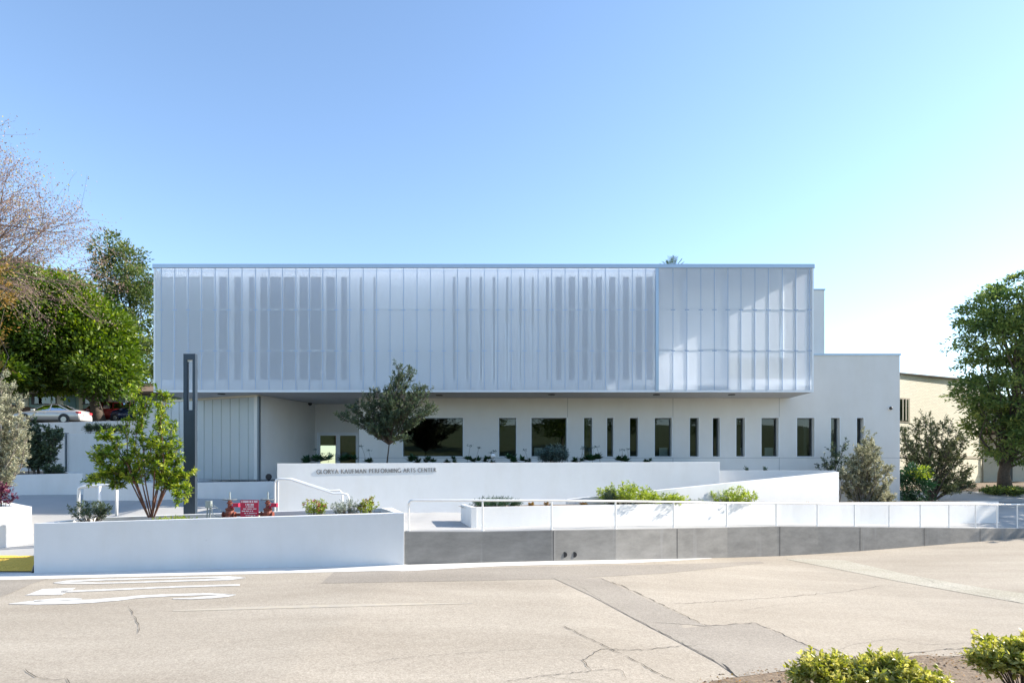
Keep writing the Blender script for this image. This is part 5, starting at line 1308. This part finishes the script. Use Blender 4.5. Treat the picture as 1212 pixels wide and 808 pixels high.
# generic small clumps
def tuft(name, px, py, D, w_, h_, n, ll, lw, mat, label, seed, spread=1.0, zbase=None, cat='plant', group=None, flower=None, bark=bark_m, up=1.0):
    """many upright shoots with leaves; w_,h_ in px"""
    rr = random.Random(seed); s = D / F; c = P(px, py, D)
    if zbase is not None: c.z = zbase
    st = []
    for k in range(n):
        a = rr.uniform(0, 6.28); r_ = (rr.random() ** .5) * w_ * s * .5
        b0 = c + Vector((math.cos(a) * r_ * .45, math.sin(a) * r_ * .45, 0)); hh = h_ * s * rr.uniform(.55, 1.0) * (1 - .35 * (r_ / (w_ * s * .5 + 1e-6)) ** 2)
        st.append([b0, b0 + Vector((math.cos(a) * r_ * .3, math.sin(a) * r_ * .3, hh * .5)), c + Vector((math.cos(a) * r_, math.sin(a) * r_, hh))])
    root = wand_plant(name, st, 6, ll * 1.3, 7, ll, lw, .008, mat, bark, label, cat, seed, c, start=.25, spread=spread * .8, group=group, upb=up)
    if flower:
        g = np.random.default_rng(seed); pos = []
        for s_ in st:
            if rr.random() < flower[1]:
                for _ in range(14): pos.append(tuple(s_[-1] + Vector((rr.gauss(0, .03), rr.gauss(0, .03), rr.gauss(.03, .025)))))
        if pos:
            pos = np.array(pos); leaf_mesh('flower', pos, g.normal(size=pos.shape) + [0, 0, .6], g.normal(size=pos.shape), .045, .03, g.uniform(0, 1, len(pos)), flower[0], root)
    return root
pz = 1.30
tuft('succulent_bush', 108, 613, 19.6, 52, 22, 40, .10, .03, L_olive, 'dark green low bush at the left end of the long planter', 50, zbase=1.12)
tuft('flowering_shrub', 374, 607, 18.9, 30, 22, 26, .075, .03, L_lime, 'small green shrub with red flower heads in the long planter', 51, zbase=pz, flower=(L_red, .4))
tuft('lavender_bush', 410, 607, 18.8, 36, 22, 40, .065, .022, L_grey, 'silver grey bush between two green shrubs in the long planter', 52, zbase=pz + .02)
tuft('flowering_shrub', 436, 606, 18.9, 24, 22, 22, .07, .028, L_lime, 'yellow-green shrub with rusty tips at the right end of the long planter', 53, zbase=pz + .03, flower=(L_rust, .6))
tuft('groundcover_plant', 205, 612, 18.7, 50, 5, 36, .05, .025, L_lime, 'low green creeping plant beside the little tree in the long planter', 54, zbase=1.2)
tuft('purple_plant', 3, 600, 21.8, 20, 32, 12, .12, .05, L_darkp, 'dark red leafy plant at the left edge in the corner planter', 55, zbase=1.35)
for (a, w_, h_, sd, lab) in ((740, 62, 27, 60, 'bright lime green bush in the low planter, left of the ramp wall tip'), (782, 60, 14, 61, 'lime green spreading plant between two taller lime bushes in the low planter'),
                      (862, 62, 21, 62, 'lime green clump on the right in the low planter')):
    D = interp(X(a, 22), [(3.5, 21.9), (8, 25)]) + .3
    tuft('lime_bush', a, 597, D, w_, h_, 80, .11, .035, L_lime, lab, sd, zbase=Z(597, D) - .05, group='lime green plants in the low planter')
tuft('low_shrub', 722, 597, 21.9, 14, 20, 14, .09, .03, L_olive, 'dark sprig at the left side of the lime bush in the low planter', 64, zbase=Z(597, 21.9) - .05)
tuft('grey_shrub', 826, 597, 23.9, 28, 7, 20, .07, .025, L_grey, 'small grey plant between the lime clumps in the low planter', 65, zbase=Z(597, 23.9) - .05)
tuft('low_shrub', 1085, 592, 32.0, 40, 12, 40, .1, .04, L_succ, 'ground shrubs at the foot of the building corner, dark', 66, zbase=.85)
# dark hedge-like grass in low planter left
tuft('dark_grass_clump', 588, 601, 20.6, 56, 9, 90, .11, .016, L_succ, 'dark green grassy clump at the left end of the low planter', 67, zbase=Z(600, 20.6) - .03, spread=.5)
for i, (a, lab) in enumerate(((628, 'tiny reddish sprig nearest the grassy clump in the low planter'), (648, 'second tiny reddish sprig in the low planter'), (690, 'tiny sprig just left of the lime bush'), (905, 'tiny brown sprig right of the lime clump'), (956, 'tiny brown sprig near the wedge wall end'))):
    D = interp(X(a, 22), [(-1, 20.4), (3.5, 21.9), (8, 25), (12, 27)]) + .3
    tuft('sprig', a, 598, D, 9, 4, 7, .05, .02, L_rust, lab, 70 + i, zbase=Z(598, D) - .03)

# bed behind the sign wall: dark rosettes, stalks, blue shrub, globes
def bedD(px): return SD + (SD1 - SD) * onsign(px) / swl + .75
def rosette(px, dd, r, label, seed, stalks=0, group='dark leafy rosettes behind the sign wall', h=1.0):
    rr = random.Random(seed); g = np.random.default_rng(seed); D = bedD(px) + dd; c = Vector((X(px, D), D, 2.93)); pos = []; r *= 1.25; dr = []
    for h_ in range(4):
        cc = c + Vector((rr.uniform(-r, r) * .6, rr.uniform(-r, r) * .4, rr.uniform(.02, .20) * h))
        for k in range(22):
            t = rr.uniform(0, 6.28); el = rr.uniform(.1, 1.1); pos.append(tuple(cc)); dr.append((math.cos(t) * math.cos(el), math.sin(t) * math.cos(el), math.sin(el)))
    root = empty('rosette_plant', c)
    leaf_mesh('foliage', np.array(pos), np.array(dr), np.tile([0, 0, 1.], (len(pos), 1)), r * .62 * g.uniform(.6, 1.1, len(pos)), r * .22, g.normal(.4, .2, len(pos)), L_succ, root)
    for k in range(stalks):
        s0 = c + Vector((rr.uniform(-r, r) * .5, 0, .05)); e = s0 + Vector((rr.uniform(-.18, .22), rr.uniform(-.1, .1), rr.uniform(.38, .75)))
        mb = MB(); mb.tube([s0, s0.lerp(e, .5) + Vector((.02, 0, 0)), e], [.008, .006, .005], 5); fl = mb.build('stalk', bark_m, root, world=True)
        q = np.array([tuple(e + Vector((rr.gauss(0, .06), rr.gauss(0, .05), rr.gauss(0, .02)))) for _ in range(26)])
        leaf_mesh('flower_head', q, g.normal(size=q.shape) + [0, 0, .4], g.normal(size=q.shape), .05, .03, g.uniform(0, .6, len(q)), L_blue, root)
    return tag(root, label, 'plant', group)
ros = [(365, .30, 0, 'rosette plant left end of the bed, before the entrance wall'), (381, .42, 3, 'rosette plant with stalks before the left door leaf'), (412, .38, 1, 'rosette plant before the right door leaf'), (437, .24, 2, 'rosette plant with thin stalks just left of the olive trunk'),
       (490, .34, 0, 'rosette plant right of the olive trunk'), (508, .28, 0, 'rosette plant before the middle of the big window'), (534, .24, 0, 'small rosette plant under the right end of the big window'), (559, .32, 2, 'rosette plant with two stalks between big window and narrow window'),
       (577, .26, 2, 'rosette plant with stalks beside the white globe'), (610, .38, 0, 'wide rosette plant under the first narrow window'), (684, .24, 2, 'stalked rosette plant just right of the wide paned window'), (704, .42, 2, 'large rosette plant with tall stalks below two slit windows'),
       (738, .36, 2, 'rosette plant with stalks below the third slit window'), (766, .18, 0, 'smallest rosette plant at the right end of the bed'), (625, .14, 1, 'small sprig with one stalk left of the blue shrub')]
for i, (a, r_, s_, lab) in enumerate(ros): rosette(a, R.uniform(-.2, .3), r_ * bedD(a) / 22.9, lab, 80 + i, s_)
tuft('blue_shrub', 656, 547, bedD(656), 34, 19, 90, .18, .03, L_blue, 'blue-green spiky shrub before the wide window behind the sign wall', 95, zbase=2.86, spread=.5)
gD = bedD(583.5); gb = empty('globe_lamp', (X(583.5, gD), gD, 2.78)); mb = MB(); mb.tube([(X(583.5, gD), gD, 2.78), (X(583.5, gD), gD, 3.18)], .015, 6); mb.build('post', frame_d, gb, world=True)
mb = MB(); mb.lathe((X(583.5, gD), gD, 3.27), [(.11 * math.sin(t * math.pi / 10 + .01), -.11 * math.cos(t * math.pi / 10)) for t in range(0, 11)], 16); mb.build('globe', white_p, gb, world=True, smooth=True)
tag(gb, 'small white round globe on a thin stem among the rosette plants', 'globe lamp')
for i, (a, b, lab) in enumerate(((883, 556, 'thin dark sprig above the rear white wall, left one'), (905, 556, 'small dark clump above the rear white wall, right one'))):
    tuft('low_shrub', a, b, 30, 7, 5, 5, .06, .02, L_succ, lab, 100 + i, zbase=Z(558, 30))
# garden bed plants at left
tuft('low_shrub', 65, 560, 30, 24, 12, 26, .14, .05, L_olive, 'small dark shrub above the curved garden wall', 104, zbase=2.35)
for i in range(5):
    tuft('agapanthus_clump', 106 + i * 9, 514, 38.6, 8, 8, 12, .22, .035, L_olive, ['leftmost', 'second', 'middle', 'fourth', 'rightmost'][i] + ' of five spiky green clumps on top of the terrace wall', 110 + i, zbase=Z(514, 38.6), spread=.4, group='spiky clumps on the terrace wall')
tuft('ivy_patch', 1190, 585, 39.3, 46, 9, 70, .16, .09, L_pine, 'green ground cover around the conifer trunk', 120, zbase=1.05)
tuft('low_shrub', 215, 566, 28.4, 26, 5, 20, .1, .04, L_succ, 'low dark plants behind the garden wall at the foot of the glazed screen', 121, zbase=2.05)
mb = MB(); c = P(318, 564, 27.6); mb.lathe((c.x, c.y, c.z), [(.11, -.05), (.14, 0), (.10, .03), (.09, -.02)], 14, axis='y')
mb.box(c.x - .02, c.x + .02, c.y - .0, c.y + .05, 1.2, c.z)
tag(origin(mb.build('wall_nozzle', black_m), (c.x, c.y, 1.2)), 'round black fitting on a stub beside the end of the low garden wall', 'fitting')

# foreground privet bushes on the verge
def privet(cx, D, rx, h, zb, label, seed, nst, dens=22):
    rr = random.Random(seed); c = Vector((cx, D, zb)); st = []
    for k in range(nst):
        a = rr.uniform(0, 6.28); r_ = rr.random() ** .55 * rx; hh = h * (rr.uniform(.68, 1.06)) * math.sqrt(max(.12, 1 - (r_ / rx) ** 2 * .72))
        b0 = c + Vector((math.cos(a) * r_ * .3, math.sin(a) * r_ * .3, 0)); t = c + Vector((math.cos(a) * r_, math.sin(a) * r_, hh))
        st.append([b0, b0.lerp(t, .45) + Vector((0, 0, .08)), t])
    return wand_plant('privet_bush', st, dens, .20, 9, .085, .042, .008, L_priv, bark_m, label, 'bush', seed, c, start=.45, group='yellow-green bushes on the near verge')
privet(X(972, 7.8), 7.8, .30, Z(777, 7.8) - .14, .05, 'smaller yellow-green bush at the bottom of the picture, leftmost', 130, 20, 15)
privet(X(1055, 7.6), 7.6, .55, Z(776, 7.6) - .16, .05, 'wide yellow-green bush at the bottom of the picture, middle one', 131, 42, 15)
privet(X(1212, 7.9), 7.9, .55, Z(756, 7.9) - .14, .05, 'tall yellow-green bush cut by the right edge of the picture', 132, 50, 15)
# dry leaf litter on the verge
g = np.random.default_rng(9); n = 2600; lx = g.uniform(-1, 12, n); ly = np.array([near(x) - abs(v) for x, v in zip(lx, g.normal(0, 1.3, n))]) + .02
pos = np.array([(x, y, vz(x, y) + .012) for x, y in zip(lx, ly)]); dirs = g.normal(size=pos.shape); dirs[:, 2] *= .15; nr = g.normal(size=pos.shape) * .3; nr[:, 2] += 1
ol = leaf_mesh('leaf_litter', pos, dirs, nr, g.uniform(.02, .06, n), g.uniform(.01, .025, n), g.uniform(0, 1, n), L_rust)
tag(ol, 'dry brown leaf litter on the soil beside the road', 'leaf litter', kind='stuff')

# trees on the slope behind the camera (mirrored in the windows)
lob = [(0, 0, 6, 3.2, 3.2, 2.6), (1.5, .5, 4.5, 2.4, 2.4, 1.8), (-1.8, -.5, 4.6, 2.2, 2.2, 1.8)]
lob = [(a - 16, b - 26, c + 4, d, e, f) for a, b, c, d, e, f in lob]
t0 = tree('slope_tree', lob, (-16, -26, 4.0), (-16, -26, 9.5), .25, None, L_ficus, bark_m, 'leafy tree on the slope across the road from the building', 'tree', 220, 22, .8, .4, .2, 150, 14, .6, group='trees on the slope across the road')
for (x, y, rz_) in ((-4, -30, 1.1), (7, -25, 2.2), (17, -31, 3.0), (28, -26, 4.1), (-28, -32, 5.0)):
    c = copy_tree(t0); c.location = (x, y, 1.2 + (-y - 6) * .16); c.rotation_euler = (0, 0, rz_)

# tall tree beyond the right edge, its shade falls on the end of the ramp and driveway
for (x, y, z, rz_, lb) in ((41, 36.5, .8, .6, 'leafy street tree just beyond the right edge, nearer the driveway'), (47, 42, 1.2, 2.0, 'leafy street tree beyond the right edge, farther back')):
    c = copy_tree(t0); c.location = (x, y, z); c.rotation_euler = (0, 0, rz_); c.scale = (1.15, 1.15, 1.35); c['label'] = lb; c['group'] = 'street trees beyond the right edge'
